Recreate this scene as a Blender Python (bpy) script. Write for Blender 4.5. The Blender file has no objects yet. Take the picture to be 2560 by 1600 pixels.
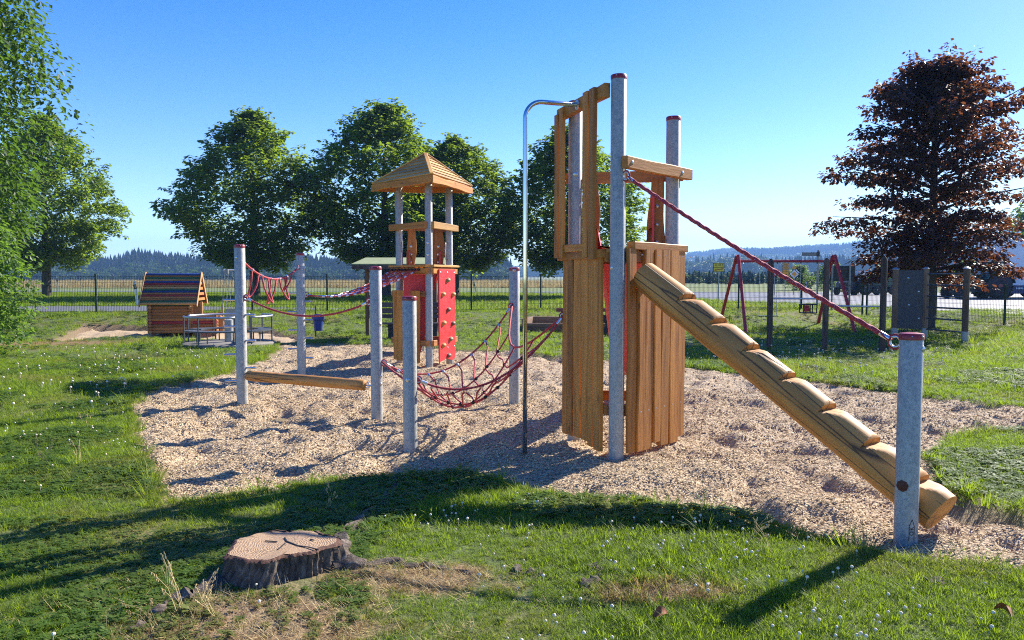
import bpy, math, random
import numpy as np
from mathutils import Vector, Matrix, noise

# ------------------------------------------------------------------ camera, sky, sun, exposure
SC = bpy.context.scene
COL = SC.collection
R = math.radians
cam_d = bpy.data.cameras.new('camera')
cam = bpy.data.objects.new('camera', cam_d)
COL.objects.link(cam)
cam.location = (0, 0, 1.6)
cam.rotation_euler = (R(90) - math.atan(105 / 1900), 0, 0)
cam_d.sensor_width = 36
cam_d.lens = 36 * 1900 / 2560
cam_d.clip_start = 0.05
cam_d.clip_end = 9000
SC.camera = cam

SUN_AZ = R(49)       # from +Y towards +X
SUN_EL = R(33)
world = bpy.data.worlds.new('World')
SC.world = world
world.use_nodes = True
wn = world.node_tree.nodes
wl = world.node_tree.links
wn.clear()
sky = wn.new('ShaderNodeTexSky')
sky.sky_type = 'NISHITA'
sky.sun_disc = False
sky.sun_elevation = SUN_EL
sky.sun_rotation = SUN_AZ
sky.altitude = 500
sky.air_density = 1.0
sky.dust_density = 0.25
sky.ozone_density = 2.0
hs = wn.new('ShaderNodeHueSaturation')
hs.inputs['Saturation'].default_value = 1.5
hs.inputs['Hue'].default_value = 0.524
bg = wn.new('ShaderNodeBackground')
bg.inputs['Strength'].default_value = 0.102
wo = wn.new('ShaderNodeOutputWorld')
wl.new(sky.outputs[0], hs.inputs['Color'])
wl.new(hs.outputs[0], bg.inputs[0])
wl.new(bg.outputs[0], wo.inputs[0])

sun_d = bpy.data.lights.new('sun', 'SUN')
sun = bpy.data.objects.new('sun', sun_d)
COL.objects.link(sun)
sun_d.energy = 5.0
sun_d.angle = R(0.5)
sun_d.color = (1.0, 0.93, 0.82)
sdir = Vector((math.sin(SUN_AZ) * math.cos(SUN_EL), math.cos(SUN_AZ) * math.cos(SUN_EL), math.sin(SUN_EL)))
sun.rotation_euler = sdir.to_track_quat('Z', 'Y').to_euler()
sun.location = sdir * 60

SC.view_settings.view_transform = 'Standard'
SC.view_settings.look = 'None'
SC.view_settings.exposure = 1.35
SC.view_settings.gamma = 1.0
SC.view_settings.use_curve_mapping = False
SC.cycles.max_bounces = 8
SC.cycles.transparent_max_bounces = 12
SC.cycles.volume_bounces = 1
SC.cycles.use_denoising = False
SC.cycles.filter_width = 1.1

# ------------------------------------------------------------------ helpers: materials
MATS = {}
class NT:
    def __init__(s, name):
        s.m = bpy.data.materials.new(name)
        s.m.use_nodes = True
        s.t = s.m.node_tree
        s.n = s.t.nodes
        s.n.clear()
        s.out = s.n.new('ShaderNodeOutputMaterial')
        MATS[name] = s.m
    def add(s, typ, ins=None, **kw):
        nd = s.n.new(typ)
        for k, v in kw.items():
            setattr(nd, k, v)
        if ins:
            for k, v in ins.items():
                s.put(nd, k, v)
        return nd
    def put(s, nd, k, v):
        sock = nd.inputs[k]
        if isinstance(v, bpy.types.NodeSocket):
            s.t.links.new(v, sock)
        elif isinstance(v, bpy.types.Node):
            s.t.links.new(v.outputs[0], sock)
        else:
            if sock.type == 'RGBA' and len(v) == 3:
                v = (*v, 1)
            sock.default_value = v
    def coord(s, kind='Object', scale=(1, 1, 1), off=None):
        if kind == 'World':
            src = s.add('ShaderNodeNewGeometry').outputs['Position']
        else:
            src = s.add('ShaderNodeTexCoord').outputs[kind]
        mp = s.add('ShaderNodeMapping', {'Vector': src, 'Scale': scale})
        if off is not None:
            s.put(mp, 'Location', off)
        return mp.outputs[0]
    def noise(s, vec, scale=5, detail=4, rough=.55, dist=0):
        return s.add('ShaderNodeTexNoise', {'Vector': vec, 'Scale': scale, 'Detail': detail, 'Roughness': rough, 'Distortion': dist}).outputs['Fac']
    def ramp(s, fac, stops):
        nd = s.add('ShaderNodeValToRGB', {'Fac': fac})
        e = nd.color_ramp.elements
        while len(e) < len(stops):
            e.new(.5)
        for i, (p, c) in enumerate(stops):
            e[i].position = p
            e[i].color = (*c, 1) if len(c) == 3 else c
        return nd.outputs[0]
    def mix(s, fac, a, b, mode='MIX'):
        nd = s.add('ShaderNodeMix', data_type='RGBA', blend_type=mode)
        s.put(nd, 0, fac)
        for i, v in ((6, a), (7, b)):
            if isinstance(v, bpy.types.NodeSocket):
                s.t.links.new(v, nd.inputs[i])
            else:
                nd.inputs[i].default_value = (*v, 1) if len(v) == 3 else v
        return nd.outputs[2]
    def math(s, op, a, b=0.0):
        nd = s.add('ShaderNodeMath', operation=op)
        s.put(nd, 0, a)
        s.put(nd, 1, b)
        return nd.outputs[0]
    def rnd(s):
        return s.add('ShaderNodeObjectInfo').outputs['Random']
    def bump(s, h, strength=.3, dist=.01):
        return s.add('ShaderNodeBump', {'Height': h, 'Strength': strength, 'Distance': dist}).outputs[0]
    def pbr(s, color, rough=.6, metal=0., normal=None, **kw):
        p = s.add('ShaderNodeBsdfPrincipled', {'Base Color': color, 'Roughness': rough, 'Metallic': metal})
        if normal is not None:
            s.put(p, 'Normal', normal)
        for k, v in kw.items():
            s.put(p, k.replace('_', ' '), v)
        s.t.links.new(p.outputs[0], s.out.inputs[0])
        return p

def hsv_var(t, col, amt=.25):
    """per-object brightness variation"""
    r = t.math('MULTIPLY_ADD', t.rnd(), amt)
    r.node.inputs[2].default_value = 1 - amt / 2
    nd = t.add('ShaderNodeHueSaturation', {'Color': col, 'Value': r})
    return nd.outputs[0]

def paint(name, color, rough=.45, var=.12, scale=6, bump=.06, metal=0.):
    t = NT(name)
    v = t.coord()
    n = t.noise(v, scale, 6, .65)
    c = t.mix(n, tuple(x * (1 - var * 1.6) for x in color), tuple(min(1, x * (1 + var)) for x in color))
    t.pbr(c, t.ramp(t.noise(v, scale * 2.3, 4), [(.3, (rough * .8,) * 3), (.7, (min(1, rough * 1.25),) * 3)]), metal, t.bump(n, bump, .01))
    return t.m

def wood(name, a, b, dark, rough=.62, grain=14, stretch=.08, cracks=.0):
    t = NT(name)
    r = t.rnd()
    off = t.add('ShaderNodeCombineXYZ', {0: t.math('MULTIPLY', r, 37.), 1: t.math('MULTIPLY', r, 11.), 2: t.math('MULTIPLY', r, 53.)}).outputs[0]
    v = t.coord('Object', (1, 1, stretch), off)
    n1 = t.noise(v, grain, 6, .6, .6)
    n2 = t.noise(v, grain * 4.5, 3, .6)
    n3 = t.noise(t.coord('Object', (1, 1, .4), off), 3.5, 3)
    c = t.ramp(n1, [(.28, dark), (.47, a), (.72, b)])
    c = t.mix(t.math('MULTIPLY', n2, .35), c, dark)
    c = t.mix(t.ramp(n3, [(.45, (0, 0, 0)), (.75, (.35, .35, .35))]), c, tuple(x * .6 for x in a))
    kd = t.add('ShaderNodeTexVoronoi', {'Vector': t.coord('Object', (1, 1, .42), off), 'Scale': 4.2}).outputs['Distance']
    kn_ = t.math('MULTIPLY', t.ramp(t.math('ADD', kd, t.math('MULTIPLY', n2, .05)), [(.07, (1, 1, 1)), (.13, (0, 0, 0))]), .75)
    c = t.mix(kn_, c, tuple(x * .45 for x in dark))
    h = t.math('ADD', n1, t.math('MULTIPLY', n2, .5))
    if cracks:
        vv = t.coord('Object', (1, 1, .05), off)
        w = t.add('ShaderNodeTexVoronoi', {'Vector': vv, 'Scale': 9., 'Randomness': 1.}, feature='DISTANCE_TO_EDGE').outputs['Distance']
        k = t.ramp(w, [(.0, (1, 1, 1)), (.04, (0, 0, 0))])
        gate = t.ramp(t.noise(t.coord('Object', (1, 1, .35), off), 4, 2), [(.44, (0, 0, 0)), (.5, (1, 1, 1))])
        k = t.math('MULTIPLY', k, gate)
        c = t.mix(t.math('MULTIPLY', k, cracks), c, (.03, .016, .008))
        h = t.math('SUBTRACT', h, t.math('MULTIPLY', k, 1.5))
    t.pbr(hsv_var(t, c, .6), t.ramp(n1, [(.2, (rough * 1.2,) * 3), (.8, (rough * .85,) * 3)]), 0, t.bump(h, .5, .006))
    return t.m

def leafmat(name, a, b, trans, tw=.45, rough=.5):
    t = NT(name)
    v = t.coord('World', (1, 1, 1))
    n = t.noise(v, .9, 3)
    n2 = t.noise(v, 9., 2)
    f = t.math('ADD', t.math('MULTIPLY', n, .6), t.math('MULTIPLY', n2, .4))
    c = t.ramp(f, [(.35, a), (.65, b)])
    tc = t.mix(f, trans, tuple(x * 1.5 for x in trans))
    p = t.add('ShaderNodeBsdfPrincipled', {'Base Color': c, 'Roughness': rough})
    p.inputs['Specular IOR Level'].default_value = .35
    tl = t.add('ShaderNodeBsdfTranslucent', {'Color': tc})
    m = t.add('ShaderNodeMixShader', {0: tw, 1: p.outputs[0], 2: tl.outputs[0]})
    t.t.links.new(m.outputs[0], t.out.inputs[0])
    return t.m

# ------------------------------------------------------------------ helpers: geometry
OFF = {}
def tag(o, label=None, cat=None, group=None, kind=None):
    if label: o['label'] = label
    if cat: o['category'] = cat
    if group: o['group'] = group
    if kind: o['kind'] = kind
    return o
def thing(name, label, cat, loc=(0, 0, 0), group=None):
    o = bpy.data.objects.new(name, None)
    o.empty_display_size = .1
    COL.objects.link(o)
    o.location = loc
    OFF[o] = Vector(loc)
    return tag(o, label, cat, group)
def mesh(name, verts, faces, mat=None, smooth=False):
    me = bpy.data.meshes.new(name)
    me.from_pydata([tuple(v) for v in verts], [], faces)
    if mat is not None:
        me.materials.append(MATS[mat] if isinstance(mat, str) else mat)
    if smooth:
        me.polygons.foreach_set('use_smooth', [True] * len(me.polygons))
        if smooth is not True:
            me.set_sharp_from_angle(angle=R(smooth))
    me.update()
    return me
def put(name, me, parent=None, mw=None):
    """link a mesh; mw = world matrix (else mesh is in world coordinates)"""
    o = bpy.data.objects.new(name, me)
    COL.objects.link(o)
    off = OFF.get(parent, Vector((0, 0, 0)))
    if parent is not None:
        o.parent = parent
    M = mw if mw is not None else Matrix.Identity(4)
    pw = PW.get(parent, Matrix.Identity(4))
    if parent is not None and parent not in PW:
        pw = Matrix.Translation(off)
    o.matrix_basis = pw.inverted() @ M
    PW[o] = M.copy()
    return o
PW = {}

class MB:
    def __init__(s):
        s.v = []
        s.f = []
    def addv(s, vs, fs):
        b = len(s.v)
        s.v += [Vector(p) for p in vs]
        s.f += [tuple(b + i for i in q) for q in fs]
        return s
    def box(s, c, size, rot=None):
        hx, hy, hz = size[0] / 2, size[1] / 2, size[2] / 2
        vs = [Vector((x, y, z)) for x in (-hx, hx) for y in (-hy, hy) for z in (-hz, hz)]
        if rot is not None:
            vs = [rot @ p for p in vs]
        vs = [p + Vector(c) for p in vs]
        return s.addv(vs, [(0, 1, 3, 2), (4, 6, 7, 5), (0, 4, 5, 1), (2, 3, 7, 6), (0, 2, 6, 4), (1, 5, 7, 3)])
    def tube(s, pts, r, n=8, cap=True, closed=False, rfun=None):
        pts = [Vector(p) for p in pts]
        N = len(pts)
        rs = r if isinstance(r, (list, tuple)) else [r] * N
        b = len(s.v)
        up = None
        for i, p in enumerate(pts):
            if closed:
                t = pts[(i + 1) % N] - pts[i - 1]
            else:
                t = pts[min(i + 1, N - 1)] - pts[max(i - 1, 0)]
            t.normalize()
            if up is None:
                up = Vector((0, 0, 1)) if abs(t.z) < .9 else Vector((1, 0, 0))
            x = up.cross(t).normalized()
            y = t.cross(x)
            up = y
            for k in range(n):
                a = 2 * math.pi * k / n
                rr = rs[i] * (rfun(i, a) if rfun else 1)
                s.v.append(p + x * math.cos(a) * rr + y * math.sin(a) * rr)
        M = N if closed else N - 1
        for i in range(M):
            j = (i + 1) % N
            for k in range(n):
                l = (k + 1) % n
                s.f.append((b + i * n + k, b + i * n + l, b + j * n + l, b + j * n + k))
        if cap and not closed:
            s.f.append(tuple(b + k for k in reversed(range(n))))
            s.f.append(tuple(b + (N - 1) * n + k for k in range(n)))
        return s
    def lathe(s, c, prof, n=24, axis=None):
        c = Vector(c)
        b = len(s.v)
        q = Matrix.Identity(3) if axis is None else Vector((0, 0, 1)).rotation_difference(Vector(axis)).to_matrix()
        for r, z in prof:
            for k in range(n):
                a = 2 * math.pi * k / n
                s.v.append(c + q @ Vector((r * math.cos(a), r * math.sin(a), z)))
        for i in range(len(prof) - 1):
            for k in range(n):
                l = (k + 1) % n
                s.f.append((b + i * n + k, b + i * n + l, b + (i + 1) * n + l, b + (i + 1) * n + k))
        s.f.append(tuple(b + k for k in reversed(range(n))))
        s.f.append(tuple(b + (len(prof) - 1) * n + k for k in range(n)))
        return s
    def prism(s, poly, d, to3):
        """poly 2-D outline extruded by depth d; to3(x, y, w) maps to 3-D"""
        n = len(poly)
        vs = [to3(x, y, 0) for x, y in poly] + [to3(x, y, d) for x, y in poly]
        fs = [tuple(reversed(range(n))), tuple(range(n, 2 * n))]
        fs += [(i, (i + 1) % n, n + (i + 1) % n, n + i) for i in range(n)]
        return s.addv(vs, fs)
    def torus(s, c, R_, r, nrm, n=16, m=6):
        q = Vector((0, 0, 1)).rotation_difference(Vector(nrm)).to_matrix()
        pts = [Vector(c) + q @ Vector((R_ * math.cos(2 * math.pi * i / n), R_ * math.sin(2 * math.pi * i / n), 0)) for i in range(n)]
        return s.tube(pts, r, m, closed=True)
    def mesh(s, name, mat, smooth=False):
        return mesh(name, s.v, s.f, mat, smooth)
    def build(s, name, mat, parent=None, smooth=False, mw=None):
        return put(name, s.mesh(name, mat, smooth), parent, mw)

def frame(p0, p1, facing):
    p0, p1 = Vector(p0), Vector(p1)
    z = (p1 - p0).normalized()
    y = Vector(facing)
    y = (y - z * y.dot(z)).normalized()
    x = y.cross(z)
    m = Matrix((x, y, z)).transposed().to_4x4()
    m.translation = p0
    return m, (p1 - p0).length

def plank(name, mat, parent, p0, p1, w, th, facing, wob=0., seed=0, segs=1, bev=.006, slant=0.):
    """board along local Z, X its width, Y its thickness towards facing"""
    M, L = frame(p0, p1, facing)
    rg = random.Random(seed)
    ph = [rg.uniform(0, 6.3) for _ in range(4)]
    b = MB()
    n = 6
    for i in range(segs + 1):
        z = L * i / segs
        l = -w / 2 + wob * (math.sin(z * 4.2 + ph[0]) + .6 * math.sin(z * 9.1 + ph[1]))
        r = w / 2 + wob * (math.sin(z * 3.7 + ph[2]) + .6 * math.sin(z * 8.3 + ph[3]))
        for k, (x, y) in enumerate(((l, 0), (r, 0), (r, th - bev), (r - bev, th), (l + bev, th), (l, th - bev))):
            zz = z + (slant * x if i in (0, segs) else 0)
            b.v.append(Vector((x, y, zz)))
    for i in range(segs):
        for k in range(n):
            l = (k + 1) % n
            b.f.append((i * n + k, i * n + l, (i + 1) * n + l, (i + 1) * n + k))
    b.f.append(tuple(reversed(range(n))))
    b.f.append(tuple(segs * n + k for k in range(n)))
    return b.build(name, mat, parent, mw=M)

def rod(name, mat, parent, p0, p1, r, n=12, r1=None, smooth=40):
    M, L = frame(p0, p1, (0, 1, .01) if abs((Vector(p1) - Vector(p0)).normalized().y) < .9 else (1, 0, 0))
    return MB().lathe((0, 0, 0), [(r, 0), (r1 if r1 else r, L)], n).build(name, mat, parent, smooth, M)

def bolt(parent, p, nrm, r=.012, mat='bolt_steel', name='bolt'):
    q = Vector((0, 0, 1)).rotation_difference(Vector(nrm).normalized()).to_matrix().to_4x4()
    q.translation = Vector(p)
    key = ('bolt', r, mat)
    if key not in CACHE:
        CACHE[key] = MB().lathe((0, 0, -.004), [(r * 1.5, 0), (r * 1.5, .006), (r, .009), (r * .5, .014)], 8).mesh('bolt', mat, 50)
    return put(name, CACHE[key], parent, q)
CACHE = {}

def text_mesh(txt, size, mat, depth=.001):
    cu = bpy.data.curves.new('lettering', 'FONT')
    cu.body = txt
    cu.size = size
    cu.align_x = 'CENTER'
    cu.align_y = 'CENTER'
    cu.extrude = depth
    tmp = bpy.data.objects.new('lettering', cu)
    COL.objects.link(tmp)
    bpy.context.view_layer.update()
    dg = bpy.context.evaluated_depsgraph_get()
    me = bpy.data.meshes.new_from_object(tmp.evaluated_get(dg))
    me.materials.clear()
    me.materials.append(MATS[mat])
    bpy.data.objects.remove(tmp)
    return me

def scatter(name, pts, rots, scls, idx, sources, label=None, cat=None, kind='stuff'):
    """stuff: small source meshes instanced on points with geometry nodes"""
    me = bpy.data.meshes.new(name)
    n = len(pts)
    me.vertices.add(n)
    me.vertices.foreach_set('co', np.asarray(pts, dtype=np.float32).ravel())
    a = me.attributes.new('rot', 'FLOAT_VECTOR', 'POINT')
    a.data.foreach_set('vector', np.asarray(rots, dtype=np.float32).ravel())
    a = me.attributes.new('scl', 'FLOAT', 'POINT')
    a.data.foreach_set('value', np.asarray(scls, dtype=np.float32))
    a = me.attributes.new('idx', 'INT', 'POINT')
    a.data.foreach_set('value', np.asarray(idx, dtype=np.int32))
    o = bpy.data.objects.new(name, me)
    COL.objects.link(o)
    g = bpy.data.node_groups.new(name, 'GeometryNodeTree')
    g.interface.new_socket('Geometry', in_out='INPUT', socket_type='NodeSocketGeometry')
    g.interface.new_socket('Geometry', in_out='OUTPUT', socket_type='NodeSocketGeometry')
    gi, go = g.nodes.new('NodeGroupInput'), g.nodes.new('NodeGroupOutput')
    iop = g.nodes.new('GeometryNodeInstanceOnPoints')
    j = g.nodes.new('GeometryNodeJoinGeometry')
    for src in reversed(sources):
        so = bpy.data.objects.new(src.name, src)
        oi = g.nodes.new('GeometryNodeObjectInfo')
        oi.inputs['Object'].default_value = so
        oi.inputs['As Instance'].default_value = True
        g.links.new(oi.outputs['Geometry'], j.inputs[0])
    def att(nm, dt):
        nd = g.nodes.new('GeometryNodeInputNamedAttribute')
        nd.data_type = dt
        nd.inputs['Name'].default_value = nm
        return nd.outputs[0]
    g.links.new(gi.outputs[0], iop.inputs['Points'])
    g.links.new(j.outputs[0], iop.inputs['Instance'])
    iop.inputs['Pick Instance'].default_value = True
    g.links.new(att('idx', 'INT'), iop.inputs['Instance Index'])
    e = g.nodes.new('FunctionNodeEulerToRotation')
    g.links.new(att('rot', 'FLOAT_VECTOR'), e.inputs[0])
    g.links.new(e.outputs[0], iop.inputs['Rotation'])
    g.links.new(att('scl', 'FLOAT'), iop.inputs['Scale'])
    g.links.new(iop.outputs[0], go.inputs[0])
    md = o.modifiers.new('scatter', 'NODES')
    md.node_group = g
    return tag(o, label, cat, None, kind)

# ------------------------------------------------------------------ materials
wood('wood_board', (.53, .205, .028), (.68, .30, .048), (.29, .095, .013))
wood('wood_board_dark', (.34, .125, .025), (.44, .18, .04), (.17, .055, .012))
wood('wood_roof', (.56, .29, .06), (.7, .4, .1), (.31, .14, .028))
wood('wood_log', (.44, .195, .04), (.58, .29, .068), (.26, .105, .022), grain=9, cracks=.95)
wood('wood_post_weathered', (.085, .062, .045), (.15, .115, .085), (.03, .022, .016), rough=.85, cracks=.8)
wood('wood_post_brown', (.17, .10, .055), (.25, .16, .095), (.07, .04, .022), rough=.8)
wood('wood_bench', (.075, .06, .055), (.12, .1, .09), (.035, .028, .025), rough=.75)
for nm, c in (('orange', (.42, .17, .045)), ('tan', (.5, .27, .1)), ('green', (.03, .12, .055)), ('blue', (.02, .06, .26)), ('red', (.36, .03, .035))):
    wood('log_' + nm, c, tuple(x * 1.3 for x in c), tuple(x * .5 for x in c), rough=.6, grain=10)
paint('rust', (.1, .03, .015), .8)
paint('cap_red', (.26, .01, .016), .35)
paint('plastic_red', (.62, .03, .035), .4, .08, 3)
paint('swing_red', (.42, .03, .035), .4)
paint('seesaw_red', (.2, .035, .03), .5)
paint('hold_yellow', (.5, .2, .03), .6)
paint('hold_brown', (.16, .06, .03), .6)
paint('hold_olive', (.2, .17, .06), .6)
paint('bolt_steel', (.6, .6, .58), .35, metal=.9)
paint('black_rubber', (.02, .02, .022), .7)
paint('fence_green', (.006, .03, .02), .5)
paint('panel_charcoal', (.05, .05, .058), .55)
paint('steel_dark', (.09, .1, .11), .45, metal=.3)
paint('steel_bar', (.42, .45, .5), .4, metal=.6)
paint('bin_blue', (.012, .035, .22), .4)
paint('sign_yellow', (.72, .55, .03), .5)
paint('sign_orange', (.75, .34, .01), .5)
paint('sign_white', (.75, .76, .78), .5)
paint('sign_red', (.45, .015, .03), .5)
paint('sign_black', (.012, .012, .014), .5)
paint('sign_back', (.3, .31, .32), .5, metal=.4)
paint('truck_white', (.8, .81, .84), .5, .04)
paint('truck_blue', (.015, .03, .16), .4)
paint('tractor_green', (.025, .075, .05), .45)
paint('tractor_dark', (.035, .045, .06), .45)
paint('tractor_rim', (.3, .06, .05), .5)
paint('rim_pale', (.4, .38, .3), .5)
paint('trailer_green', (.02, .07, .05), .5)
paint('concrete', (.24, .22, .19), .85, .3)
paint('moss_roof', (.25, .29, .13), .85, .3, 5)
paint('knot_black', (.015, .015, .017), .6)
paint('sleeve_alu', (.7, .72, .72), .3, metal=.9)
t = NT('cab_glass'); t.pbr((.25, .32, .36), .08, 0, None, Specular_IOR_Level=.9)
t = NT('chrome'); t.pbr((.62, .63, .62), .14, 1.0)
# hot-dip galvanised steel with its spangle
t = NT('galvanised')
v = t.coord('World', (1, 1, .8))
vo = t.add('ShaderNodeTexVoronoi', {'Vector': t.mix(.06, v, t.add('ShaderNodeTexNoise', {'Vector': v, 'Scale': 30.}).outputs['Color']), 'Scale': 42.}).outputs['Color']
sep = t.add('ShaderNodeSeparateColor', {0: vo}).outputs[0]
n = t.noise(v, 5, 5)
fl = t.ramp(t.noise(v, 38, 2, .5, 2.2), [(.54, (0, 0, 0)), (.58, (1, 1, 1))])
c = t.mix(sep, (.31, .305, .275), (.44, .43, .385))
c = t.mix(t.math('MULTIPLY', fl, .8), c, (.2, .215, .21))
c = t.mix(t.math('MULTIPLY', n, .35), c, (.33, .36, .35))
t.pbr(c, t.ramp(sep, [(0, (.42,) * 3), (1, (.6,) * 3)]), .12, t.bump(n, .05, .01))
# red braided rope with pale flecks
t = NT('rope_red')
v = t.coord('World', (1, 1, 1))
n = t.noise(v, 160, 2)
c = t.mix(t.ramp(n, [(.60, (0, 0, 0)), (.66, (1, 1, 1))]), (.40, .02, .03), (.62, .42, .4))
t.pbr(c, .75, 0, t.bump(t.noise(v, 240, 2), .5, .004))
t = NT('chain'); t.pbr((.45, .46, .46), .4, .8)
# foliage
leafmat('leaf_lime', (.022, .05, .010), (.075, .13, .019), (.25, .37, .022), .44)
leafmat('leaf_bright', (.028, .07, .013), (.075, .15, .022), (.18, .32, .03), .42)
leafmat('leaf_copper', (.032, .021, .019), (.06, .034, .027), (.22, .075, .025), .32)
leafmat('leaf_ash', (.022, .054, .010), (.052, .105, .017), (.12, .23, .02), .38)
leafmat('leaf_bush', (.03, .07, .016), (.07, .13, .03), (.18, .3, .04), .45)
leafmat('needle', (.012, .032, .018), (.03, .06, .028), (.03, .07, .02), .2)
leafmat('leaf_far', (.02, .05, .018), (.055, .095, .03), (.08, .15, .02), .3)
t = NT('bark')
v = t.coord('Object', (1, 1, .25))
n = t.noise(v, 14, 6, .7, .6)
t.pbr(t.ramp(n, [(.3, (.018, .014, .012)), (.7, (.11, .09, .075))]), .95, 0, t.bump(n, .8, .03))
# ------------------------------------------------------------------ terrain shape
PIT = [(-4.83, 9.41), (-4.2, 8.31), (-3.22, 6.56), (-2.52, 5.37), (-2.24, 5.44), (-1.98, 5.75), (-1.54, 6.06), (-1.03, 6.3), (-0.46, 6.34), (-0.13, 6.0), (0.29, 5.58), (0.73, 5.37), (1.13, 5.12), (1.62, 4.85), (1.93, 4.61), (2.17, 4.39), (2.43, 4.19), (3.3, 4.0), (3.9, 4.4), (3.55, 5.07), (3.4, 5.37), (3.45, 5.87), (3.73, 6.72), (4.31, 7.43), (5.01, 7.95), (5.52, 8.11), (6.6, 8.4), (7.2, 9.2), (6.43, 9.6), (5.51, 10.46), (4.64, 12.0), (3.66, 12.82), (3.16, 13.75), (0.81, 16.07), (-0.09, 16.73), (-1.26, 17.34), (-2.08, 17.78), (-3.19, 18.47), (-4.55, 18.96), (-5.67, 18.47), (-4.89, 14.82), (-5.0, 13.75), (-4.94, 12.26), (-5.08, 11.2), (-5.16, 10.46)]
SANDPIT = [(-11.88, 19.34), (-11.0, 19.75), (-10.17, 20.02), (-8.9, 19.9), (-7.8, 19.5), (-6.0, 19.35), (-5.67, 18.9), (-5.5, 20.0), (-6.02, 21.2), (-7.0, 22.2), (-8.11, 22.5), (-9.39, 22.3), (-10.65, 22.3), (-11.86, 22.4), (-12.61, 22.37), (-12.28, 20.75)]
def sdist(poly, x, y):
    """signed distance (negative inside), vectorised"""
    x = np.asarray(x, float); y = np.asarray(y, float)
    P = np.array(poly); Q = np.roll(P, -1, 0)
    d = np.full(x.shape, 1e9); ins = np.zeros(x.shape, bool)
    for (ax, ay), (bx, by) in zip(P, Q):
        ex, ey = bx - ax, by - ay
        t = np.clip(((x - ax) * ex + (y - ay) * ey) / (ex * ex + ey * ey), 0, 1)
        d = np.minimum(d, np.hypot(x - ax - t * ex, y - ay - t * ey))
        c = ((ay > y) != (by > y)) & (x < (bx - ax) * (y - ay) / (by - ay + 1e-12) + ax)
        ins ^= c
    return np.where(ins, -d, d)
def sst(a, b, x):
    t = np.clip((x - a) / (b - a), 0, 1)
    return t * t * (3 - 2 * t)
def vnoise(x, y, s, seed=0):
    """cheap smooth value noise, vectorised, range -1..1"""
    x = np.asarray(x) / s + seed * 17.3; y = np.asarray(y) / s - seed * 9.7
    xi = np.floor(x); yi = np.floor(y); fx = x - xi; fy = y - yi
    def hsh(a, b):
        v = np.sin(a * 127.1 + b * 311.7 + seed * 13.1) * 43758.5453
        return (v - np.floor(v)) * 2 - 1
    ux = fx * fx * (3 - 2 * fx); uy = fy * fy * (3 - 2 * fy)
    a = hsh(xi, yi) * (1 - ux) + hsh(xi + 1, yi) * ux
    b = hsh(xi, yi + 1) * (1 - ux) + hsh(xi + 1, yi + 1) * ux
    return a * (1 - uy) + b * uy
def fence_y(x):
    return 27.2 + .14 * np.asarray(x, float)
def hbase(x, y):
    """the ground without the two pits"""
    x = np.asarray(x, float); y = np.asarray(y, float)
    yf = fence_y(np.clip(x, -40, 14))
    s = sst(-5.2, -1.2, y - yf)
    lip = .42 - .09 * sst(.6, 3.0, y - yf)
    d2 = x - (13.9 + (29.1 - y) * .4348)
    s = s * (1 - sst(10.5, 14.5, x) * (1 - sst(-.5, 2.5, y - yf)))
    h = np.maximum(s * lip, .33 * sst(-1., 2., d2) * sst(3., 14., x))
    h = h + .03 * vnoise(x, y, 2.3, 1) * sst(60, 20, y) + .015 * vnoise(x, y, .8, 2) * sst(40, 15, y)
    h = h + .05 * vnoise(x, y, .9, 5) * sst(-5.2, -3.5, y - yf) * sst(-.1, -1.5, y - yf)
    # far land: slight fall, then gently up
    r = np.hypot(x, y)
    h = h - 1.0 * sst(120, 420, r) + 3.0 * sst(500, 1500, r)
    # raised rooty ground around the stump
    h = h + .05 * np.exp(-(((x + 1.2) / .75) ** 2 + ((y - 3.95) / .7) ** 2))
    return h
def hground(x, y):
    h = hbase(x, y)
    d = sdist(PIT, x, y) + .10 * vnoise(x, y, .5, 3)
    h = h - .14 * sst(.02, -.22, d)
    d = sdist(SANDPIT, x, y) + .12 * vnoise(x, y, .6, 4)
    h = h - .22 * sst(.06, -.3, d)
    return h
def lines(segs):
    out = []
    for a, b, n in segs:
        out += list(np.linspace(a, b, n, endpoint=False))
    out.append(segs[-1][1])
    return np.array(out)
def grow(a, b, n):
    return a + (b - a) * (np.linspace(0, 1, n) ** 3)
gx = np.concatenate([grow(-18, -4200, 42)[::-1][:-1], lines([(-18, 18, 150)]), grow(18, 4200, 42)[1:]])
gy = np.concatenate([grow(1, -300, 14)[::-1][:-1], lines([(1, 31, 150), (31, 60, 40)]), grow(60, 5200, 60)[1:]])
XX, YY = np.meshgrid(gx, gy)
ZZ = hground(XX.ravel(), YY.ravel())
nx, ny = len(gx), len(gy)
me = bpy.data.meshes.new('ground')
V = np.stack([XX.ravel(), YY.ravel(), ZZ], 1)
ii = (np.arange(ny - 1)[:, None] * nx + np.arange(nx - 1)[None, :]).ravel()
F = np.stack([ii, ii + 1, ii + nx + 1, ii + nx], 1)
me.from_pydata(V.tolist(), [], F.tolist())
me.polygons.foreach_set('use_smooth', [True] * len(me.polygons))

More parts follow.
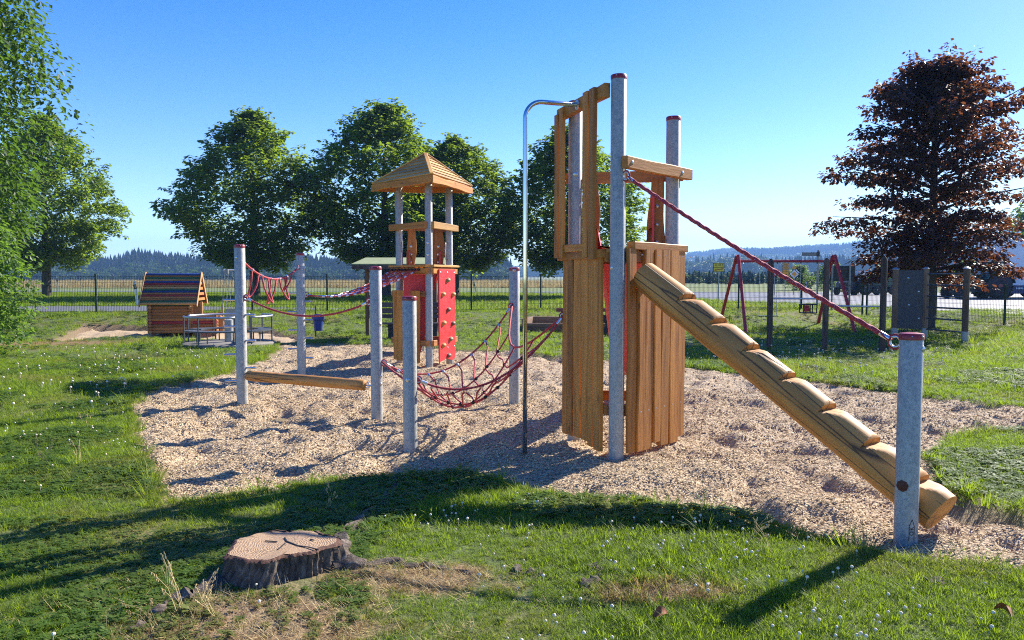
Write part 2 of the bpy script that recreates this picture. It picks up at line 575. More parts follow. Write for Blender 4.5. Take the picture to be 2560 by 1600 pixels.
# soil and short turf; brownish where grass is thin
DRY = [(-1.15, 3.38, .7, .42), (-.5, 3.95, .6, .25), (.75, 3.75, .45, .16), (-11.5, 18.5, 3, .8)]
def drymask(t, pos):
    """patches of straw-coloured turf (they belong to the lawn itself)"""
    acc = None
    for (x, y, rx, ry) in DRY:
        mp = t.add('ShaderNodeMapping', {'Vector': pos, 'Location': (-x / rx, -y / ry, 0), 'Scale': (1 / rx, 1 / ry, 0)})
        ln = t.add('ShaderNodeVectorMath', {0: mp.outputs[0]}, operation='LENGTH').outputs['Value']
        s = t.math('SUBTRACT', 1.25, ln)
        acc = s if acc is None else t.math('MAXIMUM', acc, s)
    n = t.noise(pos, 4.5, 4, .6)
    big = t.noise(pos, .55, 4, .6)
    acc = t.math('ADD', t.math('MAXIMUM', acc, -.2), t.math('MULTIPLY', t.math('SUBTRACT', n, .5), 1.4))
    f1 = t.ramp(acc, [(.25, (0, 0, 0)), (.7, (1, 1, 1))])
    f2 = t.ramp(big, [(.5, (0, 0, 0)), (.72, (.6, .6, .6))])
    return t.math('MAXIMUM', f1, f2)
t = NT('turf')
pos = t.add('ShaderNodeNewGeometry').outputs['Position']
n1 = t.noise(pos, 1.3, 5, .65)
n2 = t.noise(pos, 28, 3, .6)
c = t.mix(n1, (.075, .115, .016), (.13, .155, .034))
c = t.mix(t.math('MULTIPLY', n2, .5), c, (.045, .065, .012))
c = t.mix(drymask(t, pos), c, (.2, .125, .05))
sx = t.add('ShaderNodeSeparateXYZ', {0: pos}).outputs
far = t.math('SMOOTH_MIN', 1., t.math('MAXIMUM', 0., t.math('MULTIPLY', t.math('SUBTRACT', sx[1], 28.), .15)))
ff = t.add('ShaderNodeTexNoise', {'Vector': t.coord('World', (.05, .25, 1)), 'Scale': 1., 'Detail': 4.}).outputs['Fac']
verge = t.mix(ff, (.10, .16, .03), (.19, .2, .055))
c = t.mix(far, c, verge)
soil = t.add('ShaderNodeAttribute', attribute_name='soil').outputs['Fac']
c = t.mix(soil, c, t.mix(n2, (.16, .10, .055), (.30, .21, .12)))
t.pbr(c, .95, 0, t.bump(t.math('ADD', n1, n2), .5, .04))
me.materials.append(t.m)
so_ = np.maximum(sst(.30, -.05, sdist(SANDPIT, XX.ravel(), YY.ravel())), .8 * sst(.06, -.1, sdist(PIT, XX.ravel(), YY.ravel())))
so_ = np.maximum(so_, .75 * np.clip(1.3 - np.hypot((XX.ravel() + 1.2) / .55, (YY.ravel() - 3.55) / .33), 0, 1))
at = me.attributes.new('soil', 'FLOAT', 'POINT'); at.data.foreach_set('value', so_.astype(np.float32))
g_obj = bpy.data.objects.new('ground', me)
COL.objects.link(g_obj)
tag(g_obj, 'grass covered ground running from the playground to the hills', None, None, 'structure')

# ------------------------------------------------------------------ bark mulch and sand beds
def bed(name, poly, step, mat, base, amp, label, seed):
    P = np.array(poly)
    x0, y0 = P.min(0) - .3; x1, y1 = P.max(0) + .3
    xs = np.arange(x0, x1, step); ys = np.arange(y0, y1, step)
    X, Y = np.meshgrid(xs, ys)
    d = sdist(poly, X.ravel(), Y.ravel()).reshape(X.shape)
    n = vnoise(X, Y, .34, seed) * .5 + vnoise(X, Y, .17, seed + 1) * .3 + vnoise(X, Y, .09, seed + 2) * .16
    hol = np.clip(vnoise(X, Y, .36, seed + 3) - .15, 0, 1)
    Z = hbase(X, Y) + base + amp * n - amp * 1.5 * hol - .075 * np.clip(vnoise(X, Y, .19, seed + 5) - .3, 0, 1) - .05 * sst(-.1, .22, d)
    m = len(xs)
    keep = d < .22
    idx = -np.ones(X.shape, int)
    use = np.zeros(X.shape, bool)
    q = keep[:-1, :-1] & keep[1:, :-1] & keep[:-1, 1:] & keep[1:, 1:]
    use[:-1, :-1] |= q; use[1:, :-1] |= q; use[:-1, 1:] |= q; use[1:, 1:] |= q
    idx[use] = np.arange(use.sum())
    Vv = np.stack([X[use], Y[use], Z[use]], 1)
    j, i = np.nonzero(q)
    Ff = np.stack([idx[j, i], idx[j, i + 1], idx[j + 1, i + 1], idx[j + 1, i]], 1)
    mm = bpy.data.meshes.new(name)
    mm.from_pydata(Vv.tolist(), [], Ff.tolist())
    mm.polygons.foreach_set('use_smooth', [True] * len(mm.polygons))
    mm.materials.append(MATS[mat])
    o = bpy.data.objects.new(name, mm)
    COL.objects.link(o)
    tag(o, label, None, None, 'structure')
    return lambda x, y: (hbase(x, y) + base + amp * (vnoise(x, y, .34, seed) * .5 + vnoise(x, y, .17, seed + 1) * .3 + vnoise(x, y, .09, seed + 2) * .16) - amp * 1.5 * np.clip(vnoise(x, y, .36, seed + 3) - .15, 0, 1) - .075 * np.clip(vnoise(x, y, .19, seed + 5) - .3, 0, 1) - .05 * sst(-.1, .22, sdist(poly, x, y)))
t = NT('mulch')
v = t.coord('World')
a = t.add('ShaderNodeTexVoronoi', {'Vector': t.mix(.3, t.coord('World', (1, 2.2, 1)), t.coord('World', (2.2, 1, 1))), 'Scale': 38.})
n = t.noise(v, 60, 4, .7)
sep = t.add('ShaderNodeSeparateColor', {0: a.outputs['Color']}).outputs[0]
c = t.ramp(sep, [(0, (.24, .16, .09)), (.45, (.46, .335, .195)), (1, (.6, .47, .3))])
c = t.mix(t.ramp(n, [(.3, (.6, .6, .6)), (.5, (0, 0, 0))]), c, (.16, .095, .05))
t.pbr(c, .9, 0, t.bump(t.math('ADD', a.outputs['Distance'], n), .8, .02))
t = NT('sand')
v = t.coord('World')
n = t.noise(v, 5, 6, .7)
t.pbr(t.mix(n, (.36, .25, .14), (.52, .40, .26)), .95, 0, t.bump(n, .6, .05))
mulch_z = bed('bark_mulch', PIT, .05, 'mulch', -.03, .075, 'pale wood chip bed under the climbing course', 11)
sand_z = bed('sand', SANDPIT, .12, 'sand', -.09, .05, 'sand in the sunken play pit beside the log playhouse', 31)

# ------------------------------------------------------------------ roads beyond the fence
def sheet(name, poly, z, mat, label, step=1.5):
    """flat surface laid a little above the ground it follows"""
    P = np.array(poly)
    mbm = bpy.data.meshes.new(name)
    import bmesh
    bm = bmesh.new()
    vs = [bm.verts.new((x, y, 0)) for x, y in poly]
    bm.faces.new(vs)
    bmesh.ops.triangulate(bm, faces=bm.faces[:])
    for _ in range(4):
        es = [e for e in bm.edges if e.calc_length() > step * (1 + .12 * min(v.co.y for v in e.verts) / 10)]
        if not es: break
        bmesh.ops.subdivide_edges(bm, edges=es, cuts=1)
        bmesh.ops.triangulate(bm, faces=bm.faces[:])
    co = np.array([v.co[:] for v in bm.verts])
    zz = hbase(co[:, 0], co[:, 1]) + z
    for v_, h_ in zip(bm.verts, zz):
        v_.co.z = h_
    bm.normal_update()
    for f in bm.faces:
        if f.normal.z < 0: f.normal_flip()
    bm.to_mesh(mbm); bm.free()
    mbm.materials.append(MATS[mat])
    o = bpy.data.objects.new(name, mbm)
    COL.objects.link(o)
    return tag(o, label, None, None, 'structure')
t = NT('asphalt')
v = t.coord('World')
n = t.noise(v, 1.1, 5, .6)
n2 = t.noise(v, 70, 2)
c = t.mix(n, (.10, .10, .105), (.155, .155, .16))
c = t.mix(t.math('MULTIPLY', n2, .4), c, (.2, .2, .2))
t.pbr(c, .6, 0, t.bump(n2, .3, .01))
sheet('road', [(-60, 22.5), (-40, 23.2), (-22, 25.9), (-10, 27.4), (-5.5, 28.4), (-4.2, 29.3), (-7, 31.6), (-14, 33.2), (-24, 33.6), (-40, 33), (-60, 32)], .03, 'asphalt', 'narrow grey lane behind the mesh fence on the lime tree side')
sheet('main_road', [(-130, 78), (-60, 70), (-20, 66), (0, 63), (9, 55), (10.5, 44), (13.5, 36.5), (16.0, 31.5), (16.3, 29.6), (17.2, 26.5), (19, 22), (24, 14), (70, 14), (90, 50), (60, 66), (35, 64), (18, 68), (0, 69.5), (-20, 72), (-60, 76), (-130, 85)], .035, 'asphalt', 'wide pale asphalt road junction behind the mesh fence', 3)
paint('road_paint', (.7, .7, .68), .7)
sheet('road_marking', [(16.8, 39.8), (23, 38.6), (23, 38.8), (16.8, 40.0)], .055, 'road_paint', 'white painted line across the road junction')
sheet('road_marking', [(17.5, 50), (24, 50.6), (24, 50.9), (17.5, 50.3)], .055, 'road_paint', 'white painted line far across the road junction')

# ------------------------------------------------------------------ grass
rs = np.random.RandomState(5)
def blade(b, x, y, h, w, lean, az, bend):
    dx, dy = math.cos(az), math.sin(az)
    px, py = -dy * w / 2, dx * w / 2
    k = [(0, 0), (.55, .35), (1, 1)]
    i = len(b.v)
    for t_, q in k:
        ox = x + dx * (lean * t_ + bend * q) * h
        oy = y + dy * (lean * t_ + bend * q) * h
        z = h * t_ * (1 - .25 * bend * q)
        ww = (1, .75, 0)[k.index((t_, q))]
        if ww:
            b.v += [Vector((ox - px * ww, oy - py * ww, z)), Vector((ox + px * ww, oy + py * ww, z))]
        else:
            b.v.append(Vector((ox, oy, z)))
    b.f += [(i, i + 1, i + 3, i + 2), (i + 2, i + 3, i + 4)]
def grassmat(name, a, b_, tr, dry):
    t = NT(name)
    pos = t.add('ShaderNodeNewGeometry').outputs['Position']
    r = t.rnd()
    n = t.noise(pos, 1.1, 3)
    c = t.mix(t.math('MULTIPLY', t.math('ADD', r, n), .5), a, b_)
    dm = t.math('MULTIPLY', drymask(t, pos), t.ramp(r, [(.05, (.35,) * 3), (.5, (1,) * 3)]))
    c = t.mix(dm, c, dry)
    tc = t.mix(dm, tr, tuple(x * 1.1 for x in dry))
    p = t.add('ShaderNodeBsdfPrincipled', {'Base Color': c, 'Roughness': .55})
    p.inputs['Specular IOR Level'].default_value = .25
    tl = t.add('ShaderNodeBsdfTranslucent', {'Color': tc})
    m = t.add('ShaderNodeMixShader', {0: .45, 1: p.outputs[0], 2: tl.outputs[0]})
    t.t.links.new(m.outputs[0], t.out.inputs[0])
grassmat('grass_blade', (.075, .145, .012), (.165, .225, .022), (.33, .48, .02), (.34, .22, .09))
grassmat('clover_leaf', (.06, .125, .015), (.12, .19, .03), (.26, .40, .03), (.2, .2, .05))
t = NT('clover_flower'); t.pbr((.74, .64, .47), .85)
t = NT('straw'); t.pbr(t.mix(t.rnd(), (.38, .28, .12), (.55, .43, .2)), .9)
t = NT('chip')
r = t.rnd()
t.pbr(t.ramp(r, [(0, (.24, .155, .075)), (.2, (.48, .35, .185)), (.7, (.62, .475, .265)), (1, (.74, .605, .37))]), .85, 0, t.bump(t.noise(t.coord(), 60, 3), .4, .004))
tufts = []
rg = random.Random(3)
for k in range(5):
    b = MB()
    for i in range(16):
        a = rg.uniform(0, 6.28); rr = rg.uniform(0, .055)
        blade(b, rr * math.cos(a), rr * math.sin(a), rg.uniform(.03, .075), rg.uniform(.0035, .006), rg.uniform(.1, .7), rg.uniform(0, 6.28), rg.uniform(.1, .8))
    tufts.append(b.mesh('grass_tuft', 'grass_blade'))
for k in range(2):   # longer tussock
    b = MB()
    for i in range(22):
        a = rg.uniform(0, 6.28); rr = rg.uniform(0, .05)
        blade(b, rr * math.cos(a), rr * math.sin(a), rg.uniform(.08, .16), rg.uniform(.004, .006), rg.uniform(.1, .6), a + rg.uniform(-.6, .6), rg.uniform(.2, .9))
    tufts.append(b.mesh('grass_tuft', 'grass_blade'))
for k in range(2):   # clover
    b = MB()
    for i in range(9):
        a = rg.uniform(0, 6.28); rr = rg.uniform(0, .06); x, y, z = rr * math.cos(a), rr * math.sin(a), rg.uniform(.025, .05)
        for q in range(3):
            aa = a + q * 2.1; s_ = rg.uniform(.009, .013)
            cx, cy = x + math.cos(aa) * s_, y + math.sin(aa) * s_
            tz = rg.uniform(-.004, .004)
            vs = [(x, y, z)] + [(cx + math.cos(aa + w) * s_, cy + math.sin(aa + w) * s_, z + tz + .002) for w in (-1.6, -.6, .6, 1.6)]
            b.addv(vs, [(0, 1, 2, 3, 4)])
    tufts.append(b.mesh('clover_leaves', 'clover_leaf'))
PATHS = []   # bare strips: exposed roots and trodden bits
def lawn_points(n, dmin, dmax, u=.78):
    """random points in the wedge the camera and its neighbours can see"""
    d = np.sqrt(rs.uniform(dmin ** 2, dmax ** 2, n))
    x = rs.uniform(-u, u, n) * (d + 1.0)
    return x, d
def outside(x, y):
    a = sdist(PIT, x, y) + .10 * vnoise(x, y, .5, 3)
    b_ = sdist(SANDPIT, x, y) + .12 * vnoise(x, y, .6, 4)
    keep = (a > rs.uniform(-.10, .02, len(x))) & (b_ > rs.uniform(-.05, .05, len(x)))
    keep &= np.hypot((x + 1.26) / .34, (y - 4.05) / .32) > 1
    keep &= np.hypot(x + 6.9, y - 18.3) > 1.0
    return keep
allp, alls, alli, allr = [], [], [], []
for (n, d0, d1, s0, s1, u_) in ((48000, 1.2, 4.5, .42, .72, 1.25), (54000, 4.5, 8.5, .55, .9, 1.15), (48000, 8.5, 15, .75, 1.2, .98), (40000, 15, 29.5, 1.0, 1.6, .85)):
    x, y = lawn_points(n, d0, d1, u_)
    dry = np.zeros(n)
    for (cx, cy, rx, ry) in DRY:
        dry = np.maximum(dry, 1.2 - np.hypot((x - cx) / rx, (y - cy) / ry))
    k = outside(x, y) & (y < fence_y(x) + 1.0) & (rs.uniform(0, 1, n) > .75 * np.clip(dry, 0, 1))
    k &= ~((np.abs(vnoise(x, y, 1.3, 8)) < .02) & (rs.uniform(0, 1, n) < .6))
    x, y = x[k], y[k]; m = len(x)
    z = hground(x, y) - .004
    patch = vnoise(x, y, 1.1, 21) + .6 * vnoise(x, y, .4, 22)
    sc = rs.uniform(s0, s1, m) * (1 + .3 * np.clip(patch, -1, 1))
    ty = rs.randint(0, 5, m)
    ty = np.where(rs.uniform(0, 1, m) < .02 + .05 * (patch > .5), rs.randint(5, 7, m), ty)
    ty = np.where((vnoise(x, y, .8, 25) > .15) & (rs.uniform(0, 1, m) < .5), rs.randint(7, 9, m), ty)
    allp.append(np.stack([x, y, z], 1)); alls.append(sc); alli.append(ty)
    allr.append(np.stack([rs.uniform(-.15, .15, m), rs.uniform(-.15, .15, m), rs.uniform(0, 6.28, m)], 1))
P_, S_, I_, R_ = np.concatenate(allp), np.concatenate(alls), np.concatenate(alli), np.concatenate(allr)
scatter('grass', P_, R_, S_, I_, tufts, 'short green lawn grass and clover around the chip bed', 'grass')
# fringe of longer grass along the edge of the chip bed
ang = []
Pp = np.array(PIT + [PIT[0]])
for a_, b_ in zip(Pp[:-1], Pp[1:]):
    L = np.hypot(*(b_ - a_)); m = int(L * 26)
    tt = rs.uniform(0, 1, m)[:, None]
    ang.append(a_ + (b_ - a_) * tt + rs.normal(0, .07, (m, 2)))
ang = np.concatenate(ang); ang = ang[ang[:, 1] < 17]
x, y = ang[:, 0], ang[:, 1]; k = sdist(PIT, x, y) + .10 * vnoise(x, y, .5, 3) > -.06
x, y = x[k], y[k]; m = len(x)
scatter('edge_grass', np.stack([x, y, hground(x, y) - .01], 1), np.stack([rs.uniform(-.3, .3, m), rs.uniform(-.3, .3, m), rs.uniform(0, 6.28, m)], 1), rs.uniform(.6, 1.25, m), rs.randint(0, 7, m), tufts, 'longer grass fringing the wood chip bed', 'grass')
# verge beyond the fence
n = 30000
x, y = lawn_points(n, 27, 64, .72)
k = (y > fence_y(x) + .6)
ROADA = [(-60, 22.5), (-40, 23.2), (-22, 25.9), (-10, 27.4), (-5.5, 28.4), (-4.2, 29.3), (-7, 31.6), (-14, 33.2), (-24, 33.6), (-40, 33), (-60, 32)]
ROADB = [(-130, 78), (-60, 70), (-20, 66), (0, 63), (9, 55), (10.5, 44), (13.5, 36.5), (16.0, 31.5), (16.3, 29.6), (17.2, 26.5), (19, 22), (24, 14), (70, 14), (90, 50), (60, 66), (35, 64), (18, 68), (0, 69.5), (-20, 72), (-60, 76), (-130, 85)]
k &= (sdist(ROADA, x, y) > .05) & (sdist(ROADB, x, y) > .1)
x, y = x[k], y[k]; m = len(x)
scatter('verge_grass', np.stack([x, y, hground(x, y)], 1), np.stack([rs.uniform(-.2, .2, m), rs.uniform(-.2, .2, m), rs.uniform(0, 6.28, m)], 1), rs.uniform(2., 3.6, m), rs.randint(0, 5, m), tufts, 'mown grass verge under the lime trees beyond the fence', 'grass')
# white clover heads
fl = MB()
fl.tube([(0, 0, 0), (.004, 0, .04), (.002, .004, .075)], .0013, 3, False)
fl.lathe((.002, .004, .07), [(.003, 0), (.011, .004), (.0125, .011), (.008, .018), (.002, .021)], 7)
flm = fl.mesh('clover_head', 'clover_flower')
fx, fy, fs = [], [], []
def flowers(n, cx, cy, sx, sy, s0=.45, s1=.78):
    fx.append(rs.normal(cx, sx, n)); fy.append(rs.normal(cy, sy, n)); fs.append(rs.uniform(s0, s1, n))
flowers(95, .35, 2.95, .55, .22); flowers(85, 1.6, 3.2, .55, .35); flowers(110, .15, 5.0, .45, .28); flowers(75, 1.2, 4.2, .6, .3)
flowers(60, -.1, 3.6, .8, .5); flowers(150, -4.6, 7.6, 1.1, 1.0); flowers(300, -7.5, 12.5, 2., 2.4, 1., 1.5); flowers(200, 7, 13, 2, 2, 1., 1.5)
flowers(260, 5.5, 15.5, 2.2, 2, 1., 1.5); flowers(70, 4.6, 5.8, .6, .6)
x, y, s_ = np.concatenate(fx), np.concatenate(fy), np.concatenate(fs)
k = outside(x, y) & (sdist(PIT, x, y) > .03) & (y > 1.8) & (vnoise(x, y, .45, 77) + .5 * vnoise(x, y, .2, 78) > -.15); x, y, s_ = x[k], y[k], s_[k]; m = len(x)
scatter('clover_flowers', np.stack([x, y, hground(x, y)], 1), np.stack([rs.uniform(-.25, .25, m), rs.uniform(-.25, .25, m), rs.uniform(0, 6.28, m)], 1), s_, np.zeros(m), [flm], 'small white clover flowers dotting the lawn', 'flowers')
# dry stalks around the stump and scattered through the lawn
st = []
for k in range(3):
    b = MB()
    for i in range(9):
        blade(b, rg.uniform(-.05, .05), rg.uniform(-.05, .05), rg.uniform(.02, .06), .0026, rg.uniform(.6, 2.6), rg.uniform(0, 6.28), rg.uniform(0, .8))
    st.append(b.mesh('straw_tuft', 'straw'))
b = MB()
for i in range(5):
    a = rg.uniform(0, 6.28); h_ = rg.uniform(.14, .28); q = (rg.uniform(-.03, .03), rg.uniform(-.03, .03))
    e = (q[0] + math.cos(a) * h_ * .35, q[1] + math.sin(a) * h_ * .35, h_)
    b.tube([(q[0], q[1], 0), ((q[0] * .7 + e[0] * .3), (q[1] * .7 + e[1] * .3), h_ * .6), e], [.0016, .0014, .001], 3, False)
    for j in range(6):
        f_ = .8 + .2 * j / 6
        b.box((q[0] + (e[0] - q[0]) * f_ + rg.uniform(-.008, .008), q[1] + (e[1] - q[1]) * f_ + rg.uniform(-.008, .008), h_ * f_), (.004, .004, .014))
st.append(b.mesh('seed_stalk', 'straw'))
sxs, sys_, sid = [], [], []
for (cx, cy, rx, ry) in DRY[:3]:
    n = int(650 * rx * ry / .375)
    sxs.append(rs.normal(cx, rx * .62, n)); sys_.append(rs.normal(cy, ry * .62, n)); sid.append(rs.randint(0, 3, n))
sxs.append(np.array([-1.55, -1.5, -1.38, -1.62, -1.75])); sys_.append(np.array([3.5, 3.58, 3.45, 3.35, 3.8])); sid.append(np.full(5, 3))
n = 34; x, y = lawn_points(n, 3, 9); sxs.append(x); sys_.append(y); sid.append(np.where(rs.uniform(0, 1, n) < .5, 3, 0))
x, y, i_ = np.concatenate(sxs), np.concatenate(sys_), np.concatenate(sid)
k = outside(x, y); x, y, i_ = x[k], y[k], i_[k]; m = len(x)
scatter('dry_grass', np.stack([x, y, hground(x, y)], 1), np.stack([rs.uniform(-.4, .4, m), rs.uniform(-.4, .4, m), rs.uniform(0, 6.28, m)], 1), rs.uniform(.5, .9, m), i_, st, 'straw coloured dry grass round the tree stump', 'grass')
# broad leaved weeds in the lawn
wd = []
for k in range(2):
    b = MB()
    for i in range(8):
        a = i * .785 + rg.uniform(-.2, .2); L_ = rg.uniform(.06, .11); up_ = rg.uniform(.3, 1.1)
        i0 = len(b.v)
        for f_, w_ in ((0, .003), (.3, .010), (.65, .017), (.85, .011), (1, .001)):
            px, py, pz = math.cos(a) * L_ * f_, math.sin(a) * L_ * f_, .01 + L_ * up_ * f_ * (1 - .55 * f_)
            b.v += [Vector((px - math.sin(a) * w_, py + math.cos(a) * w_, pz + .004)), Vector((px + math.sin(a) * w_, py - math.cos(a) * w_, pz + .004))]
        b.f += [(i0 + 2 * j, i0 + 2 * j + 1, i0 + 2 * j + 3, i0 + 2 * j + 2) for j in range(4)]
    wd.append(b.mesh('weed_rosette', 'clover_leaf'))
x, y = lawn_points(120, 2, 9); x = np.concatenate([x, rs.normal(-1.85, .16, 16), rs.normal(-.95, .1, 5)]); y = np.concatenate([y, rs.normal(3.75, .3, 16), rs.normal(3.5, .1, 5)])
k = outside(x, y) & ((vnoise(x, y, .9, 91) > .1) | (np.hypot(x + 1.85, y - 3.75) < .6)); x, y = x[k], y[k]; m = len(x)
scatter('weeds', np.stack([x, y, hground(x, y)], 1), np.stack([rs.uniform(-.2, .2, m), rs.uniform(-.2, .2, m), rs.uniform(0, 6.28, m)], 1), rs.uniform(.35, .75, m), rs.randint(0, 2, m), wd, 'broad leaved weeds growing in the lawn near the stump', 'weeds')
# loose chips lying on the mulch
ch = []
for k in range(4):
    b = MB(); l = rg.uniform(.013, .023); w = rg.uniform(.004, .008)
    b.box((0, 0, .003), (l, w, rg.uniform(.003, .005)), Matrix.Rotation(rg.uniform(-.2, .2), 3, 'X'))
    for v_ in b.v: v_ += Vector((rg.uniform(-.003, .003), rg.uniform(-.002, .002), rg.uniform(-.001, .002)))
    ch.append(b.mesh('wood_chip', 'chip'))
cp, cs = [], []
for (n, d0, d1, s0, s1) in ((60000, 3.8, 7., .8, 1.25), (52000, 7, 11, 1., 1.6), (26000, 11, 19, 1.4, 2.4)):
    x, y = lawn_points(n, d0, d1, .74)
    k = sdist(PIT, x, y) < .1; x, y = x[k], y[k]
    cp.append(np.stack([x, y, mulch_z(x, y) + .002], 1)); cs.append(rs.uniform(s0, s1, len(x)))
cp, cs = np.concatenate(cp), np.concatenate(cs); m = len(cp)
scatter('wood_chips', cp, np.stack([rs.normal(0, .22, m), rs.normal(0, .22, m), rs.uniform(0, 6.28, m)], 1), cs, rs.randint(0, 4, m), ch, 'loose pale wood chips covering the play bed', 'wood chips')

# ------------------------------------------------------------------ trees
def leaf_cloud(b, centre, r, n, size, rg, flat=1., droop=0.):
    cx, cy, cz = centre
    for _ in range(n):
        a = rg.uniform(0, 6.283); zz = rg.uniform(-1, 1); rr = r * rg.uniform(.25, 1) ** .5
        q = math.sqrt(1 - zz * zz)
        p = Vector((cx + rr * q * math.cos(a), cy + rr * q * math.sin(a), cz + rr * zz * flat))
        s = size * rg.uniform(.6, 1.25)
        d = Vector((math.cos(a) + rg.uniform(-.8, .8), math.sin(a) + rg.uniform(-.8, .8), rg.uniform(-.7, .5) - droop)).normalized()
        w = d.cross(Vector((rg.uniform(-.5, .5), rg.uniform(-.5, .5), 1))).normalized()
        up = w.cross(d)
        i = len(b.v)
        b.v += [p, p + d * s * .5 + w * s * .33 + up * s * .1, p + d * s, p + d * s * .5 - w * s * .33 + up * s * .1]
        b.f += [(i, i + 1, i + 2, i + 3)]
def trunk_mesh(h, r, rg, limbs):
    b = MB()
    b.tube([(0, 0, -.2), (0, 0, .15), (.03, 0, h * .4), (0, .04, h)], [r * 1.5, r * 1.05, r * .85, r * .35], 10)
    for (z, a, l, up) in limbs:
        d = Vector((math.cos(a), math.sin(a), up))
        p = Vector((0, 0, z))
        b.tube([p, p + d * l * .5 + Vector((0, 0, .1)), p + d * l], [r * .38, r * .24, r * .06], 6)
    return b
def lime_meshes(seed):
    rg = random.Random(seed)
    H, Rm = 10.0, 4.6
    pw = rg.uniform(1.45, 1.8)
    b = MB()
    def rad(t):
        return Rm * (math.sin(min(1, (t + .10) / .42) * math.pi / 2) if t < .32 else max(0, 1 - ((t - .32) / .68) ** pw) ** .85)
    lob = [(rg.uniform(0, 6.28), rg.uniform(.05, .95), rg.uniform(.5, 1.)) for _ in range(16)]
    for k in range(760):
        t = rg.random() ** 1.12
        a = rg.uniform(0, 6.283)
        f = rg.uniform(.86, 1.02) if rg.random() < .74 else rg.uniform(.15, .85)
        n = .80 + .30 * noise.noise(Vector((math.cos(a) * 1.7, math.sin(a) * 1.7, t * 4.5 + seed)))  + .26 * noise.noise(Vector((math.cos(a) * 5, math.sin(a) * 5, t * 11 + seed)))
        lb = max((math.cos(a - la) * .5 + .5) ** 3 * math.exp(-((t - lt) / .13) ** 2) * ls for la, lt, ls in lob)
        rr = rad(t) * f * (n + .02 + .26 * lb)
        z = 2.75 + H * t - .25 * (f > .8) * (t < .15) * rg.random() * 3
        cr = rg.uniform(.38, .78) * (1 - .35 * t)
        leaf_cloud(b, (rr * math.cos(a), rr * math.sin(a), z), cr, int(52 * (cr / .6) ** 1.5), .30, rg, .85, .35)
    for k in range(150):
        t = rg.random() ** .8; a = rg.uniform(0, 6.283)
        n = .92 + .3 * noise.noise(Vector((math.cos(a) * 1.7, math.sin(a) * 1.7, t * 4.5 + seed)))
        rr = rad(t) * n; z = 2.6 + H * t
        d_ = Vector((math.cos(a), math.sin(a), -.5 + 1.6 * t)).normalized()
        for j in range(4):
            p = Vector((rr * math.cos(a), rr * math.sin(a), z)) + d_ * (.28 * j)
            leaf_cloud(b, p, .26 - .05 * j, 9, .27, rg, .9, .3)
    crown = b.mesh('crown', 'leaf_lime')
    tr = trunk_mesh(9.5, .30, rg, [(2.6 + .55 * i, i * 2.4, 3.2 - .18 * i, .45) for i in range(11)]).mesh('trunk', 'bark', True)
    return crown, tr
LIME = [lime_meshes(k) for k in (1, 7, 19, 23, 31)]
def tree(name, label, loc, meshes, sc, rz, cat='tree', group=None):
    x, y = loc
    z = float(hground(np.array([x]), np.array([y]))[0])
    o = thing(name, label, cat, (x, y, z), group)
    for nm, me_ in zip(('crown', 'trunk'), meshes):
        c = bpy.data.objects.new(nm, me_)
        COL.objects.link(c); c.parent = o
        c.scale = sc; c.rotation_euler = (0, 0, rz)
    return o
GL = 'lime trees beyond the fence'
tree('lime_tree', 'dark lime tree beside the lane, behind the hedge corner', (-31.2, 51), LIME[0], (.95, .95, .93), .4, group=GL)
tree('lime_tree', 'round dark lime tree with bare trunk behind the looped rope', (-16.9, 50), LIME[1], (1.06, 1.06, .93), 1.9, group=GL)
tree('lime_tree', 'tallest dark lime tree behind the roofed climbing tower', (-8.3, 50), LIME[2], (1.12, 1.12, .97), 3.1, group=GL)
tree('lime_tree', 'lime tree with lit yellow-green side behind the tower roof', (-3.9, 52), LIME[3], (1.0, 1.0, .83), 4.4, group=GL)
tree('lime_tree', 'dark lime tree seen behind the steel sliding pole', (3.7, 50), LIME[4], (1.06, 1.06, .85), 5.0, group=GL)

def broad_meshes(seed, H, Rm, z0, leaf, mat, n, prof, cl=(.3, .6), per=46):
    rg = random.Random(seed)
    b = MB()
    for k in range(n):
        t = rg.random()
        a = rg.uniform(0, 6.283)
        f = rg.uniform(.85, 1.03) if rg.random() < .75 else rg.uniform(.1, .85)
        nn = .88 + .22 * noise.noise(Vector((math.cos(a) * 2, math.sin(a) * 2, t * 5 + seed))) + .15 * noise.noise(Vector((math.cos(a) * 6, math.sin(a) * 6, t * 12 + seed)))
        rr = Rm * prof(t) * f * nn
        cr = rg.uniform(*cl)
        leaf_cloud(b, (rr * math.cos(a), rr * math.sin(a), z0 + H * t), cr, int(1.25 * per * (cr / cl[1]) ** 1.4), leaf, rg, .8, .5)
    return b.mesh('crown', mat)
rg = random.Random(8)
ash = broad_meshes(4, 8.2, 4.4, 2.3, .15, 'leaf_ash', 1150, lambda t: (math.sin(math.pi * min(1, .22 + t * .76)) ** .5) * (1 - .2 * t), (.35, .75), 60)
ash_tr = trunk_mesh(8, .26, rg, [(2.2 + .5 * i, i * 2.4, 3 - .2 * i, .6) for i in range(10)]).mesh('trunk', 'bark', True)
tree('ash_tree', 'tall bright green leafy tree at the hedge corner of the lawn', (-14.9, 17.6), (ash, ash_tr), (1, 1, 1.15), 0)
shrub = broad_meshes(9, 2.9, 1.45, .25, .11, 'leaf_bright', 330, lambda t: math.sin(math.pi * min(1, .28 + t * .7)) ** .6, (.2, .36), 60)
shrub_tr = trunk_mesh(2.2, .05, rg, [(.2 + .2 * i, i * 2.4, 1.1, .9) for i in range(8)]).mesh('trunk', 'bark', True)
tree('shrub', 'low bright green shrub beside the end of the mesh fence', (-11.3, 15.2), (shrub, shrub_tr), (1, 1, 1), 0, 'shrub')
